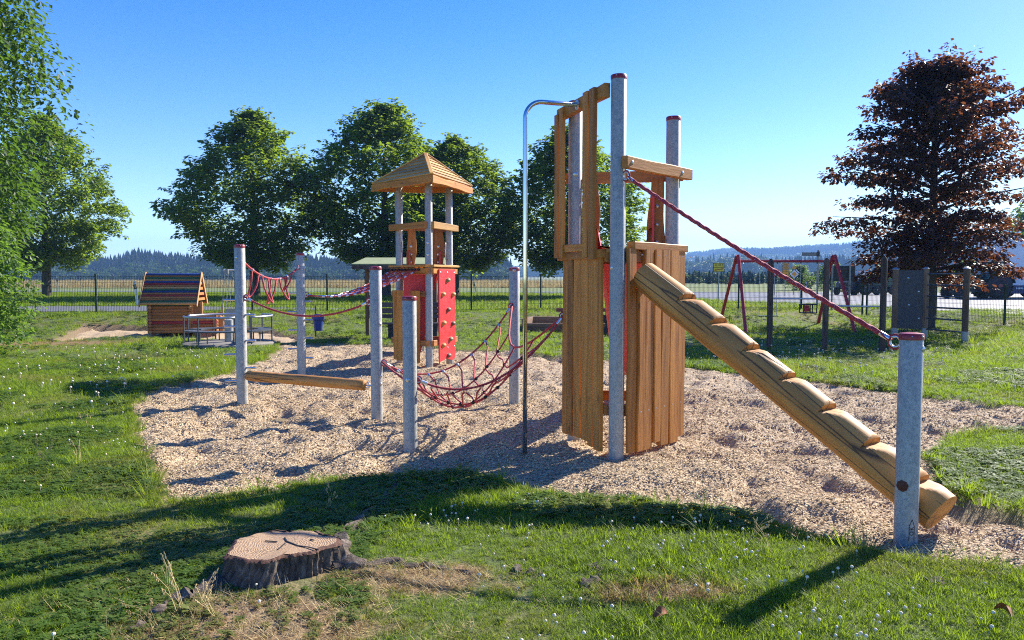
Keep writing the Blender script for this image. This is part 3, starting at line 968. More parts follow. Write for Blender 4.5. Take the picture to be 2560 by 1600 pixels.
# copper maple: layered, drooping branch plates
rg = random.Random(12)
b = MB(); lim = []
for k in range(55):
    t = (k + rg.random()) / 55
    z = 1.75 + 6.6 * t
    a = k * 2.39996 + rg.uniform(-.3, .3)
    L = float(np.interp(t, [0, .15, .3, .45, .6, .8, 1], [2.5, 2.9, 3.15, 3.35, 2.75, 1.7, .7])) * rg.uniform(.7, 1.12)
    up = .02 + .1 * rg.random() + .8 * t ** 1.3
    lim.append((z - .1, a, L * .9, up))
    for j in range(13):
        q = .22 + .82 * j / 12
        spread = .22 + .5 * q * (1 - .55 * q)
        for m_ in range(3):
            oa = rg.uniform(-spread, spread)
            p = Vector((math.cos(a) * L * q - math.sin(a) * oa * 1.3, math.sin(a) * L * q + math.cos(a) * oa * 1.3, z + up * L * q * .95 - .42 * q * q + rg.gauss(0, .10)))
            leaf_cloud(b, p, rg.uniform(.18, .34), 17, .165, rg, .6, .5)
for k in range(50):
    t = rg.random(); a = rg.uniform(0, 6.283)
    rr = float(np.interp(t, [0, .2, .42, .65, .85, 1], [2.0, 2.7, 3.0, 2.4, 1.6, .7])) * rg.uniform(.35, 1) * (.85 + .35 * noise.noise(Vector((math.cos(a) * 2, math.sin(a) * 2, t * 5))))
    leaf_cloud(b, (rr * math.cos(a), rr * math.sin(a), 2.1 + 6.6 * t), rg.uniform(.25, .45), 20, .165, rg, .8, .5)
for k in range(70):
    leaf_cloud(b, (rg.gauss(0, .35), rg.gauss(0, .35), rg.uniform(2.6, 8.9)), .3, 14, .165, rg, 1, .4)
for k in range(5):
    a = k * 1.26 + .3; 
    for j in range(7):
        q = j / 6
        leaf_cloud(b, (math.cos(a) * (.2 + .75 * q), math.sin(a) * (.2 + .75 * q), 7.6 + 1.35 * q ** .9), .17, 14, .15, rg, .9, .4)
copper = b.mesh('crown', 'leaf_copper')
copper_tr = trunk_mesh(8.3, .15, rg, lim).mesh('trunk', 'bark', True)
tree('copper_maple', 'dark red leaved maple standing behind the climbing wall', (13.1, 23.8), (copper, copper_tr), (1, 1, .95), .5)

# bushes and hedge trees beyond the junction
bush = [broad_meshes(40 + k, 4.2, 2.4, .3, .34, 'leaf_bush', 110, lambda t: math.sin(math.pi * min(1, .25 + t * .72)) ** .7, (.5, .9), 34) for k in range(2)]
bush_tr = trunk_mesh(3, .12, rg, [(.6 + .3 * i, i * 2.4, 1.5, .8) for i in range(6)]).mesh('trunk', 'bark', True)
for k, (x, y, s, lb) in enumerate(((29.5, 78, .55, 'pale green round bush behind the detour sign'), (33.5, 80, .62, 'pale green bush right of the priority diamond sign'), (37.5, 77, .55, 'green bush behind the dark tractor and trailer'), (42.5, 80, .62, 'green bush between notice board and climbing wall'), (49.5, 82, .7, 'green bush behind the green tractor bonnet'), (59.0, 84, 2.1, 'tall green tree behind the white lorry box'))):
    tree('bush' if k < 5 else 'hedge_tree', lb, (x, y), (bush[k % 2], bush_tr), (s, s, s), k * 1.3, 'bush' if k < 5 else 'tree')

# ------------------------------------------------------------------ field of tall grass, forests and hills far off
t = NT('tall_straw')
r = t.rnd()
c = t.mix(r, (.36, .27, .12), (.55, .45, .24))
p = t.add('ShaderNodeBsdfDiffuse', {'Color': c}); tl = t.add('ShaderNodeBsdfTranslucent', {'Color': c})
m_ = t.add('ShaderNodeMixShader', {0: .45, 1: p.outputs[0], 2: tl.outputs[0]}); t.t.links.new(m_.outputs[0], t.out.inputs[0])
tall = []
for k in range(3):
    b = MB()
    for i in range(26):
        blade(b, rg.uniform(-.5, .5), rg.uniform(-.5, .5), rg.uniform(.3, .95), .035, rg.uniform(0, .25), rg.uniform(0, 6.28), rg.uniform(0, .3))
    tall.append(b.mesh('tall_grass', 'tall_straw'))
n = 9000
d = np.sqrt(rs.uniform(98 ** 2, 150 ** 2, n)); x = rs.uniform(-.78, .21, n) * d; y = d
k = vnoise(x, y, 14, 41) * .5 + .5 > rs.uniform(-.2, .5, n); x, y = x[k], y[k]; m = len(x)
scatter('tall_grass', np.stack([x, y, hground(x, y)], 1), np.stack([np.zeros(m), np.zeros(m), rs.uniform(0, 6.28, m)], 1), rs.uniform(.6, 1.35, m), rs.randint(0, 3, m), tall, 'tall pale dry grass across the field before the forest', 'grass')

def conifer(seed, mat='needle', layers=9, H=1., Rm=.2):
    rg = random.Random(seed); b = MB()
    for k in range(layers):
        t = k / layers; z = H * (.06 + .94 * t); rr = Rm * (1 - t) ** .85 + .012; dz = H * 1.7 / layers
        n = 9; i = len(b.v)
        b.v.append(Vector((0, 0, z + dz)))
        for j in range(n * 2):
            a = math.pi * j / n + rg.uniform(-.12, .12); q = rr * (1.15 if j % 2 else .55) * rg.uniform(.8, 1.2)
            b.v.append(Vector((q * math.cos(a), q * math.sin(a), z - (.05 if j % 2 else 0) * H * .5)))
        b.f += [(i, i + 1 + j, i + 1 + (j + 1) % (2 * n)) for j in range(2 * n)]
    b.tube([(0, 0, -.05), (0, 0, H * .3)], Rm * .08, 5)
    return b.mesh('conifer', mat)
def roundtree(seed):
    rg = random.Random(seed); b = MB()
    for k in range(26):
        a = rg.uniform(0, 6.28); t = rg.random(); q = .34 * math.sin(math.pi * min(1, .2 + t * .75)) * rg.uniform(.4, 1)
        leaf_cloud(b, (q * math.cos(a), q * math.sin(a), .22 + .65 * t), .14, 16, .13, rg, .9, .2)
    b.tube([(0, 0, -.05), (0, 0, .5)], .03, 5)
    return b.mesh('broadleaf', 'leaf_far')
far_src = [conifer(1), conifer(2, layers=8, Rm=.17), conifer(3, layers=10, Rm=.23), roundtree(4), roundtree(5)]
# left forest edge
n = 5200
d = np.sqrt(rs.uniform(430 ** 2, 760 ** 2, n)); uu = rs.uniform(-.85, .0, n); x = uu * d; y = d
edge = sst(.02, -.10, uu)
k = rs.uniform(0, 1, n) < .25 + .75 * edge; x, y, d, uu = x[k], y[k], d[k], uu[k]; m = len(x)
hh = (7 + 12 * sst(430, 640, d)) * rs.uniform(.75, 1.2, m) * (1 + .18 * vnoise(uu * 40, d * 0, 1.6, 51) + .12 * vnoise(uu * 60, d * 0, .9, 52)) * (1 + .28 * sst(-.3, -.85, uu))
ty = np.where((d < 520) & (rs.uniform(0, 1, m) < .45), rs.randint(3, 5, m), rs.randint(0, 3, m))
scatter('forest', np.stack([x, y, hground(x, y)], 1), np.stack([np.zeros(m), np.zeros(m), rs.uniform(0, 6.28, m)], 1), hh, ty, far_src, 'dark conifer forest beyond the dry field', 'forest')
# young conifers past the junction on the right
n = 1500
d = np.sqrt(rs.uniform(150 ** 2, 330 ** 2, n)); uu = rs.uniform(.2, .8, n); x = uu * d; y = d
hh = (2.5 + 1.3 * sst(150, 300, d)) * rs.uniform(.6, 1.25, n)
scatter('young_forest', np.stack([x, y, hground(x, y)], 1), np.stack([np.zeros(n), np.zeros(n), rs.uniform(0, 6.28, n)], 1), hh, np.where(rs.uniform(0, 1, n) < .2, 3, rs.randint(0, 3, n)), far_src, 'belt of young spruce trees behind the road signs', 'forest')
# hills
ridge_u = [-1.2, -.2, -.03, .05, .12, .18, .23, .28, .33, .4, .46, .55, .68, .9, 1.3]
ridge_p = [10, 8, 8, 10, 17, 38, 54, 64, 61, 68, 84, 104, 110, 104, 92]
def hill_h(uu, r):
    pk = np.interp(uu, ridge_u, ridge_p)
    top = 2500 * pk / 1900
    main = top * sst(1150, 2500, r) * (1 + .05 * vnoise(uu * 20, r / 400, 1., 61))
    mid = 14 * sst(620, 900, r) * (1 - sst(900, 1250, r)) * sst(.1, .3, uu) * (1 + .4 * vnoise(uu * 12, r * 0, 1., 62))
    return main + mid - 6 * sst(350, 600, r) * sst(.1, .25, uu)
ua = np.linspace(-1.2, 1.3, 170); ra = np.concatenate([np.linspace(340, 2600, 60), [2900, 3400, 4200]])
U, RR = np.meshgrid(ua, ra)
X, Y = U * RR / np.sqrt(1 + 0 * U), RR
Zh = hground(X, Y) + hill_h(U, RR) - .6 * sst(700, 340, RR) + 6 * vnoise(X, Y, 160, 63) * sst(900, 1500, RR)
me = bpy.data.meshes.new('hills')
nu = len(ua)
ii = (np.arange(len(ra) - 1)[:, None] * nu + np.arange(nu - 1)[None, :]).ravel()
me.from_pydata(np.stack([X.ravel(), Y.ravel(), Zh.ravel()], 1).tolist(), [], np.stack([ii, ii + 1, ii + nu + 1, ii + nu], 1).tolist())
me.polygons.foreach_set('use_smooth', [True] * len(me.polygons))
def field_mask(x, y):
    return vnoise(x, y * .55, 210, 71) + .35 * vnoise(x, y, 70, 72)
fm = field_mask(X, Y).ravel()
at = me.attributes.new('field', 'FLOAT', 'POINT'); at.data.foreach_set('value', np.clip((fm - .38) * 8, 0, 1).astype(np.float32))
t = NT('hillside')
fa = t.add('ShaderNodeAttribute', attribute_name='field').outputs['Fac']
big = t.noise(t.coord('World', (.004, .004, .004)), 1., 2)
fc = t.mix(t.ramp(big, [(.4, (0, 0, 0)), (.6, (1, 1, 1))]), (.16, .2, .06), (.48, .4, .22))
c = t.mix(fa, t.mix(t.noise(t.coord('World', (.03, .03, .03)), 1., 4), (.02, .045, .02), (.05, .085, .03)), fc)
t.pbr(c, .95)
me.materials.append(t.m)
o = bpy.data.objects.new('hills', me); COL.objects.link(o)
tag(o, 'wooded blue hills with pale stubble fields in the distance', None, None, 'structure')
n = 26000
r_ = np.sqrt(rs.uniform(700 ** 2, 2650 ** 2, n)); uu = rs.uniform(-.05, .85, n); x = uu * r_; y = r_
k = field_mask(x, y) < .36
k &= (r_ > 1150) | ((r_ > 800) & (r_ < 1000) & (uu > .18))
x, y, uu, r_ = x[k], y[k], uu[k], r_[k]; m = len(x)
z = hground(x, y) + hill_h(uu, r_) + 6 * vnoise(x, y, 160, 63) * sst(900, 1500, r_) - 1
con = vnoise(x, y, 300, 81) > -.05
ty = np.where(con, rs.randint(0, 3, m), rs.randint(3, 5, m))
scatter('hill_forest', np.stack([x, y, z], 1), np.stack([np.zeros(m), np.zeros(m), rs.uniform(0, 6.28, m)], 1), rs.uniform(13, 23, m), ty, far_src, 'mixed woods covering the distant blue hills', 'forest')

# the summer air that turns the far woods blue
t = NT('air')
pv = t.add('ShaderNodeVolumePrincipled', {'Color': (.3, .55, 1.), 'Density': .0003, 'Anisotropy': .0})
t.t.links.new(pv.outputs[0], t.out.inputs['Volume'])
MB().box((0, 1900, 98), (8200, 4700, 216)).build('haze', 'air')
tag(bpy.data.objects['haze'], 'thin blue summer haze over the whole valley', 'haze', None, 'stuff')
# ================================================================== playground equipment
PR = .068      # radius of the steel posts
def gz(x, y):
    return float(hground(np.array([x]), np.array([y]))[0])
def mz(x, y):
    return float(mulch_z(np.array([x]), np.array([y]))[0])
def catenary(a, b, sag, n=14):
    a, b = Vector(a), Vector(b)
    return [a.lerp(b, i / n) - Vector((0, 0, sag * 4 * (i / n) * (1 - i / n))) for i in range(n + 1)]
def post_parts(root, x, y, top, name='post', cap=True, lean=(0, 0)):
    base = -.25
    M = Matrix.Translation((x, y, base))
    p = MB().lathe((0, 0, 0), [(PR, 0), (PR, top - .05 - base), (PR - .004, top - .045 - base)], 24).build(name, 'galvanised', root, 40, M)
    if cap:
        c = MB().lathe((0, 0, 0), [(PR + .003, 0), (PR + .004, .030), (PR - .002, .038), (PR * .5, .043), (.004, .044)], 24).build('cap', 'cap_red', p, 40, Matrix.Translation((x, y, top - .055)))
        for a in (-2.0, -1.1):
            bolt(c, (x + math.cos(a) * (PR + .004), y + math.sin(a) * (PR + .004), top - .033), (math.cos(a), math.sin(a), 0), .004, name='screw')
    return p
GP = 'galvanised posts with red caps'
def steel_post(x, y, top, label, bolts=(), rungs=()):
    t_ = thing('steel_post', label, 'post', (x, y, 0), GP)
    p = post_parts(t_, x, y, top)
    for (z, a) in bolts:
        bolt(t_, (x + math.cos(a) * PR, y + math.sin(a) * PR, z), (math.cos(a), math.sin(a), 0), .014)
    for (z, sx) in rungs:
        a = math.atan2(-.25, sx)
        d = Vector((math.cos(a), math.sin(a), 0))
        q = Vector((x, y, z)) + d * (PR - .01)
        rod('foot_rung', 'bolt_steel', t_, q, q + d * .15, .014, 8)
    return t_
P1, P2, P3, P4, P5, P6 = (-3.48, 9.74), (-3.44, 12.37), (-1.59, 8.88), (-.99, 7.33), (.03, 9.8), (2.44, 4.63)
s1 = [(.30 + .262 * i, -1 if i % 2 == 0 else 1) for i in range(5)]
steel_post(*P1, 2.04, 'tall galvanised post with foot rungs holding beam and looped rope', [(1.86, -1.9)], [(.28, -1), (.45, 1), (.62, -1), (.8, 1), (.98, -1), (1.13, 1), (1.32, -1)])
steel_post(*P2, 2.02, 'tall galvanised post with foot rungs behind the beam, before the bank', [(1.75, 0.2)], [(.45, -1), (.3, 1), (.75, -1), (.62, 1), (1.05, -1), (.92, 1), (1.35, -1), (1.22, 1)])
steel_post(*P3, 1.75, 'galvanised post between the wooden beam and the rope net', [(1.06, -.6), (.45, -.6), (.36, -.6)])
steel_post(*P4, 1.44, 'shortest galvanised post at the low corner of the rope net', [(.62, -1.75)])
steel_post(*P5, 1.75, 'galvanised post at the raised far corner of the rope net', [(1.7, -1.6)])
p6 = steel_post(*P6, 1.28, 'thick looking galvanised post at the foot of the stepped log', [(1.17, -.75)])
rb = bolt(p6, (P6[0] + math.cos(-2.45) * PR, P6[1] + math.sin(-2.45) * PR, .33), (math.cos(-2.45), math.sin(-2.45), 0), .024, 'rust')

# level mark near the foot of that post: an arrow shaped outline with O and K
def wrap(me_, x, y, z0, az, rad):
    for v_ in me_.vertices:
        a = az + v_.co.x / rad
        rr = rad + .0012 + v_.co.z
        v_.co = Vector((x + math.cos(a) * rr, y + math.sin(a) * rr, z0 + v_.co.y))
    return me_
az = math.atan2(-P6[1], -P6[0]) + .5
rot = Matrix.Rotation(R(90), 4, 'Z')
for txt, zc in (('K', .073), ('O', .042)):
    me_ = text_mesh(txt, .034, 'sign_black', .0003); me_.transform(rot)
    put('lettering', wrap(me_, P6[0], P6[1], zc, az, PR), p6)
b = MB(); out = [(-.016, -.005), (-.016, .085), (0, .128), (.016, .085), (.016, -.005)]
for (x0, y0), (x1, y1) in zip(out[:-1], out[1:]):
    n_ = Vector((y0 - y1, x1 - x0)).normalized() * .0018
    for k in range(4):
        a0 = Vector((x0, y0)).lerp(Vector((x1, y1)), k / 4); a1 = Vector((x0, y0)).lerp(Vector((x1, y1)), (k + 1) / 4)
        b.addv([(a0.x - n_.x, a0.y - n_.y, 0), (a1.x - n_.x, a1.y - n_.y, 0), (a1.x + n_.x, a1.y + n_.y, 0), (a0.x + n_.x, a0.y + n_.y, 0)], [(0, 1, 2, 3)])
put('level_mark', wrap(b.mesh('level_mark', 'sign_black'), P6[0], P6[1], .0, az, PR), p6)

# ---- beam, single rope and looped rope between the posts
bm_ = thing('balance_beam', 'round orange-brown wooden beam slung between two galvanised posts', 'beam', (-2.5, 9.3, 0))
a0, a1 = Vector((P1[0], P1[1], .35)), Vector((P3[0], P3[1], .33))
d = (a1 - a0).normalized()
M, L = frame(a0 + d * .1, a1 - d * .16, (0, 0, 1))
lg = MB(); rgl = random.Random(2)
lg.lathe((0, 0, 0), [(.05, 0), (.064, .012)] + [(.066 + rgl.uniform(-.002, .002), .1 + (L - .2) * i / 8) for i in range(9)] + [(.064, L - .012), (.05, L)], 18)
lg.build('log', 'wood_log', bm_, 50, M)
for e, s_ in ((a0 + d * .1, -1), (a1 - d * .16, 1)):
    MB().torus(e + d * s_ * .03 + Vector((0, 0, .0)), .032, .008, Vector((0, 0, 1)).cross(d)).build('shackle', 'bolt_steel', bm_, True)
    MB().tube([e - d * s_ * .03, e + d * s_ * (.05 if s_ < 0 else .11)], .012, 8).build('eye_bolt', 'bolt_steel', bm_, 40)

def thimble(parent, p, d, r=.03, mat='sleeve_alu'):
    """eye with its sleeve, p = the post's surface, d = along the rope"""
    d = Vector(d).normalized(); p = Vector(p)
    side = d.cross(Vector((0, 0, 1))).normalized()
    MB().torus(p + d * r, r, .008, side, 14, 6).build('thimble', mat, parent, True)
    MB().torus(p + d * r, r + .011, .0075, side, 14, 6).build('rope_eye', 'rope_red', parent, True)
    MB().tube([p + d * (2 * r + .004), p + d * (2 * r + .075)], .0165, 10).build('sleeve', mat, parent, 40)
def surf(P, Q, z):
    d = Vector((Q[0] - P[0], Q[1] - P[1], 0)).normalized()
    return Vector((P[0], P[1], z)) + d * PR
rp = thing('hand_rope', 'single red rope sagging between two galvanised posts above the beam', 'rope', (-2.5, 9.3, 0))
A, B = surf(P1, P3, 1.36), surf(P3, P1, 1.33)
pts = catenary(A, B, .21, 22)
MB().tube(pts, .0125, 8).build('rope', 'rope_red', rp, True)
thimble(rp, A, pts[2] - pts[0]); thimble(rp, B, pts[-3] - pts[-1])

lp = thing('loop_rope', 'red rope hung with five loops between two tall galvanised posts', 'rope', (-3.46, 11, 0))
A, B = surf(P1, P2, 1.83), surf(P2, P1, 1.78)
pts = catenary(A, B, .22, 20)
MB().tube(pts, .014, 8).build('rope', 'rope_red', lp, True)
thimble(lp, A, pts[2] - pts[0], .022); thimble(lp, B, pts[-3] - pts[-1], .022)
for k in range(5):
    i0 = 3 + k * 3
    q0, q1 = pts[i0], pts[min(i0 + 2, 19)]
    dep = (.34, .36, .36, .32, .25)[k]
    cs_ = []
    for i in range(15):
        t = i / 14
        q = q0.lerp(q1, t) - Vector((0, 0, dep * math.sin(math.pi * t) ** .55))
        q.x += .10 * math.sin(math.pi * t) * (1 if k % 2 else -1)
        cs_.append(q)
    lo = MB().tube(cs_, .0125, 7).build('loop', 'rope_red', lp, True)
    MB().tube([q0 - (pts[4] - pts[3]).normalized() * .025, q0 + (pts[4] - pts[3]).normalized() * .025], .02, 8).build('sleeve', 'sleeve_alu', lo, 40)

# ---- triangular towers
def tri(T, s, a):
    return [Vector((T[0], T[1], 0)), Vector((T[0] + s * math.cos(R(a)), T[1] + s * math.sin(R(a)), 0)), Vector((T[0] + s * math.cos(R(a - 60)), T[1] + s * math.sin(R(a - 60)), 0))]
def side(A, B, C):
    e = (B - A).normalized()
    n = Vector((e.y, -e.x, 0))
    if n.dot(C - A) > 0: n = -n
    return e, n
def platform(root, T, z, mat='wood_board'):
    c = (T[0] + T[1] + T[2]) / 3
    e = (T[2] - T[1]).normalized(); nrm = (T[0] - (T[1] + T[2]) / 2)
    Lh = nrm.length; nrm.normalize()
    k = 6
    for i in range(k):
        f0 = i / k; f = (i + .5) / k
        hw = .95 * (1 - f) / 2 + .06
        m = (T[1] + T[2]) / 2 + nrm * (Lh * f)
        plank('deck_board', mat, root, m - e * hw + Vector((0, 0, z - .03)), m + e * hw + Vector((0, 0, z - .03)), Lh / k - .008, .03, (0, 0, 1), segs=1)
def beams(root, T, z, over=.12, h=.10, th=.05, out=.075, sides=((0, 1), (0, 2), (1, 2)), mat='wood_board', name='beam'):
    for i, j in sides:
        k = 3 - i - j
        e, n = side(T[i], T[j], T[k])
        o_ = n * out
        p0 = T[i] + o_ + e * (.085 if over is None else -over); p1 = T[j] + o_ + e * over if over is not None else T[j] + o_ - e * .085
        plank(name, mat, root, p0 + Vector((0, 0, z)), p1 + Vector((0, 0, z)), h, th, n, segs=2, wob=.003, seed=i * 7 + j + int(z * 10))
Tm = tri((.93, 6.72), .95, 108.5)
mt = thing('climbing_tower', 'tall wooden plank tower on three galvanised posts with lookout frame', 'tower', (Tm[0].x, Tm[0].y, 0))
for q, h in zip(Tm, (3.38, 3.36, 3.17)):
    post_parts(mt, q.x, q.y, h)
platform(mt, Tm, 1.86)
eL, nL = side(Tm[0], Tm[1], Tm[2]); eR, nR = side(Tm[0], Tm[2], Tm[1]); eB, nB = side(Tm[1], Tm[2], Tm[0])
def horiz(root, a, b, z, h, th, n, mat='wood_board', name='rail', seed=0):
    return plank(name, mat, root, a + Vector((0, 0, z)), b + Vector((0, 0, z)), h, th, n, segs=3, wob=.003, seed=seed)
# square bearers by the front post and low braces
for zc in (1.79, .42):
    horiz(mt, Tm[0] + nL * .02 - eL * .02 + eL * .07, Tm[1] + nL * .02 + eL * .1, zc, .10, .06, nL, 'wood_board_dark', 'bearer', 1)
    horiz(mt, Tm[0] + nR * .02 + eR * .05, Tm[2] + nR * .02 + eR * .1, zc, .10, .06, nR, 'wood_board_dark', 'bearer', 2)
    horiz(mt, Tm[1] + nB * .03 - eB * .08, Tm[2] + nB * .03 + eB * .08, zc, .10, .05, nB, 'wood_board_dark', 'bearer', 3)
rgp = random.Random(31)
# lower left panel
t0 = .105
for k, w in enumerate((.165, .12, .16, .185, .14, .135)):
    tc = t0 + w / 2
    b0 = Tm[0] + nL * .083 + eL * tc
    lean = rgp.uniform(-.018, .018)
    plank('plank', 'wood_board', mt, b0 + eL * lean + Vector((0, 0, .05 + rgp.uniform(-.02, .03))), b0 + Vector((0, 0, 1.785)), w - .012, .036 + rgp.uniform(-.012, .018), nL, .006, 100 + k, 8, .009)
    t0 += w
horiz(mt, Tm[0] + nL * .06 + eL * .08, Tm[1] + nL * .06 + eL * .14, 1.815, .075, .075, nL, name='ledge', seed=5)
# upper left boards and their top rail
for k, (tc, w, z0, z1) in enumerate(((1.05, .085, 1.80, 3.22), (.925, .09, 1.80, 3.26), (.345, .10, 1.79, 3.285), (.205, .10, 1.77, 3.285))):
    b0 = Tm[0] + nL * .135 + eL * tc
    plank('plank', 'wood_board', mt, b0 + Vector((0, 0, z0)), b0 + Vector((0, 0, z1)), w, .035, nL, .005, 140 + k, 8)
horiz(mt, Tm[0] + nL * .075 + eL * .015, Tm[1] + nL * .075 + eL * .16, 3.23, .115, .06, nL, name='top_rail', seed=6)
horiz(mt, Tm[0] + nL * .10 + eL * .36, Tm[0] + nL * .10 + eL * .86, 1.885, .075, .05, nL, name='sill', seed=7)
# right panel
t0 = .015
for k, w in enumerate((.135, .125, .15, .125, .155, .17, .15)):
    tc = t0 + w / 2
    b0 = Tm[0] + nR * .083 + eR * tc
    zt = 1.86 if k not in (1,) else 1.50
    lean = rgp.uniform(-.015, .015)
    plank('plank', 'wood_board', mt, b0 + eR * lean + Vector((0, 0, .05 + rgp.uniform(-.03, .03))), b0 + Vector((0, 0, zt)), w - .007, .034 + rgp.uniform(-.012, .02), nR, .006, 160 + k, 8, .009)
    for zz in (1.80, .42):
        if zz < zt: bolt(mt, b0 + nR * .118 + Vector((0, 0, zz)), nR, .0035, name='screw')
    t0 += w
horiz(mt, Tm[0] + nR * .03 + eR * .1, Tm[2] + nR * .03 + eR * .1, 1.885, .07, .09, nR, name='ledge', seed=9)
# railings
horiz(mt, Tm[0] + nR * .075 - eR * .055, Tm[2] + nR * .075 + eR * .14, 2.60, .105, .06, nR, name='rail', seed=10)
for t_ in (.02, .9):
    bolt(mt, Tm[0] + nR * .135 + eR * t_ + Vector((0, 0, 2.6)), nR, .013)
horiz(mt, Tm[1] + nB * .075 - eB * .1, Tm[2] + nB * .075 + eB * .1, 2.60, .105, .05, nB, 'wood_board_dark', 'rail', 11)
for t_, w in ((.16, .13), (.80, .15)):
    b0 = Tm[1] + nB * .04 + eB * t_
    plank('side_board', 'wood_board_dark', mt, b0 + Vector((0, 0, 1.86)), b0 + Vector((0, 0, 2.57)), w, .028, -nB, .016, 180 + int(t_ * 10), 10)
    for zz in (1.95, 2.12, 2.3):
        bolt(mt, b0 - nB * .03 + Vector((0, 0, zz)), -nB, .012)
bolt(mt, Tm[1] + Vector((math.cos(-1.6) * PR, math.sin(-1.6) * PR, 2.62)), (0, -1, 0), .016)
bolt(mt, Tm[0] + Vector((math.cos(-2.6) * PR, math.sin(-2.6) * PR, 1.69)), (math.cos(-2.6), math.sin(-2.6), 0), .014)

def slide(name, label, T, n, e, z, L, wid=.5, wings=.52):
    m = (T[1] + T[2]) / 2
    s = thing(name, label, 'slide', (m.x + n.x * L, m.y + n.y * L, 0))
    def pr(d_):
        return z + .02 if d_ < .1 else max(.32, z + .02 - (d_ - .1) * (z - .3) / (L - .75))
    b = MB(); n_ = 26; prof = [(-wid / 2 - .03, .20), (-wid / 2, .19), (-wid / 2 + .03, .03), (0, 0), (wid / 2 - .03, .03), (wid / 2, .19), (wid / 2 + .03, .20)]
    th = .012
    for i in range(n_ + 1):
        d_ = -.02 + L * i / n_
        for x_, y_ in prof: b.v.append(m + n * d_ + e * x_ + Vector((0, 0, pr(d_) + y_)))
        for x_, y_ in prof: b.v.append(m + n * d_ + e * (x_ * .985) + Vector((0, 0, pr(d_) + y_ - th - .02 * (abs(x_) < .2))))
    c_ = len(prof); st_ = 2 * c_
    for i in range(n_):
        for k in range(c_ - 1):
            a_ = i * st_ + k
            b.f.append((a_, a_ + 1, a_ + st_ + 1, a_ + st_))
            a_ += c_
            b.f.append((a_, a_ + st_, a_ + st_ + 1, a_ + 1))
        a_ = i * st_
        b.f.append((a_, a_ + st_, a_ + st_ + c_, a_ + c_)); a_ += c_ - 1
        b.f.append((a_, a_ + c_, a_ + st_ + c_, a_ + st_))
    b.build('chute', 'plastic_red', s, 60)
    for sx in (-1, 1):
        pl = [(-.05, 0), (-.05, wings), (.05, wings + .06), (.16, wings), (.34, wings * .55), (.6, -.05), (.6, -.3), (.1, 0)]
        o0 = m + e * sx * (wid / 2 + .03)
        MB().prism(pl, .022, lambda x, y, w, o0=o0, sx=sx: o0 + n * x + Vector((0, 0, z + y)) + e * sx * w).build('side_wing', 'plastic_red', s)
    for dd in (L - .5,):
        for sx in (-1, 1):
            q = m + n * dd + e * sx * .2
            rod('leg', 'galvanised', s, (q.x, q.y, -.2), (q.x, q.y, pr(dd)), .025)
    return s
slide('slide', 'red plastic slide on the back of the tall plank tower', Tm, nB, eB, 1.87, 3.2)

# steel sliding pole
pole = thing('sliding_pole', 'polished steel fireman pole bent over at its top', 'pole', (.20, 7.0, 0))
q = (Tm[0] + Tm[1]) / 2 + eL * .1
q0 = Vector((q.x, q.y, 3.22)) + nL * .14
q1 = q0 + nL * .52
foot = Vector((q1.x, q1.y, 0))
rb_ = .16
pts = [q0]
for i in range(9):
    a = math.pi / 2 * i / 8
    pts.append(Vector((foot.x, foot.y, 3.22 - rb_)) - nL * (rb_ - rb_ * math.sin(a)) + Vector((0, 0, rb_ * math.cos(a))))
pts.append(foot + Vector((0, 0, 1.6))); pts.append(foot + Vector((0, 0, -.2)))
MB().tube(pts, .0215, 14).build('bar', 'chrome', pole, True)
MB().lathe(q0 - nL * .002, [(.045, 0), (.045, .012), (.03, .016)], 14, nL).build('flange', 'bolt_steel', pole, 40)

# stepped log
lgA = Vector((1.18, 6.77, 1.62)); hd = Vector((.581, -.814, 0)).normalized()
slope = .575; Ls = 2.58
logt = thing('stepped_log', 'thick notched log leaning from the plank tower to the chips', 'climbing log', (2.6, 4.7, 0))
ax = (hd - Vector((0, 0, slope))).normalized(); zz = Vector((0, 0, 1)); upv = (zz - ax * ax.z).normalized(); sdv = ax.cross(upv)
leng = Ls / math.cos(math.atan(slope))
RL = .138; tan = slope
tips = [(.456 + .325 * k) / math.cos(math.atan(slope)) for k in range(7)]
spc = tips[1] - tips[0]; cmin = RL * .5
b = MB(); NR = 30
ts = set([0., leng])
for tp in tips:
    for dd in (-.10, -.05, -.03, -.015, -.004, .0, .008, .02, .035, .05, .07, .09, .12, .16, .20, .24): ts.add(tp + dd)
ts = sorted(x for x in ts if 0 <= x <= leng)
def cutv(t):
    c_ = RL * 2
    for tp in tips:
        r_ = t - tp
        if -.03 <= r_ < 0:                   # worn round edge, then the near vertical riser
            c_ = min(c_, RL * (1.0 - .13 * ((r_ + .03) / .026) ** 2) if r_ < -.004 else RL * .86)
        elif 0 <= r_ < spc:
            c_ = min(c_, cmin + r_ * tan * .92)
    return c_
prev = None
for i, t in enumerate(ts):
    c0 = lgA + ax * t
    rr = RL * (1 + .03 * math.sin(t * 3.1) + .02 * math.sin(t * 7.7))
    cv = cutv(t)
    if i in (0, len(ts) - 1): rr *= .93
    for k in range(NR):
        a = 2 * math.pi * k / NR
        x_, y_ = rr * math.cos(a) * 1.0, rr * math.sin(a)
        if y_ > cv: y_ = cv + (y_ - cv) * .1
        b.v.append(Vector((x_, y_, t)))
for i in range(len(ts) - 1):
    for k in range(NR):
        l = (k + 1) % NR
        b.f.append((i * NR + k, i * NR + l, (i + 1) * NR + l, (i + 1) * NR + k))
b.f.append(tuple(reversed(range(NR)))); b.f.append(tuple((len(ts) - 1) * NR + k for k in range(NR)))
ML = Matrix((-sdv, upv, ax)).transposed().to_4x4(); ML.translation = lgA
b.build('log', 'wood_log', logt, 28, ML)

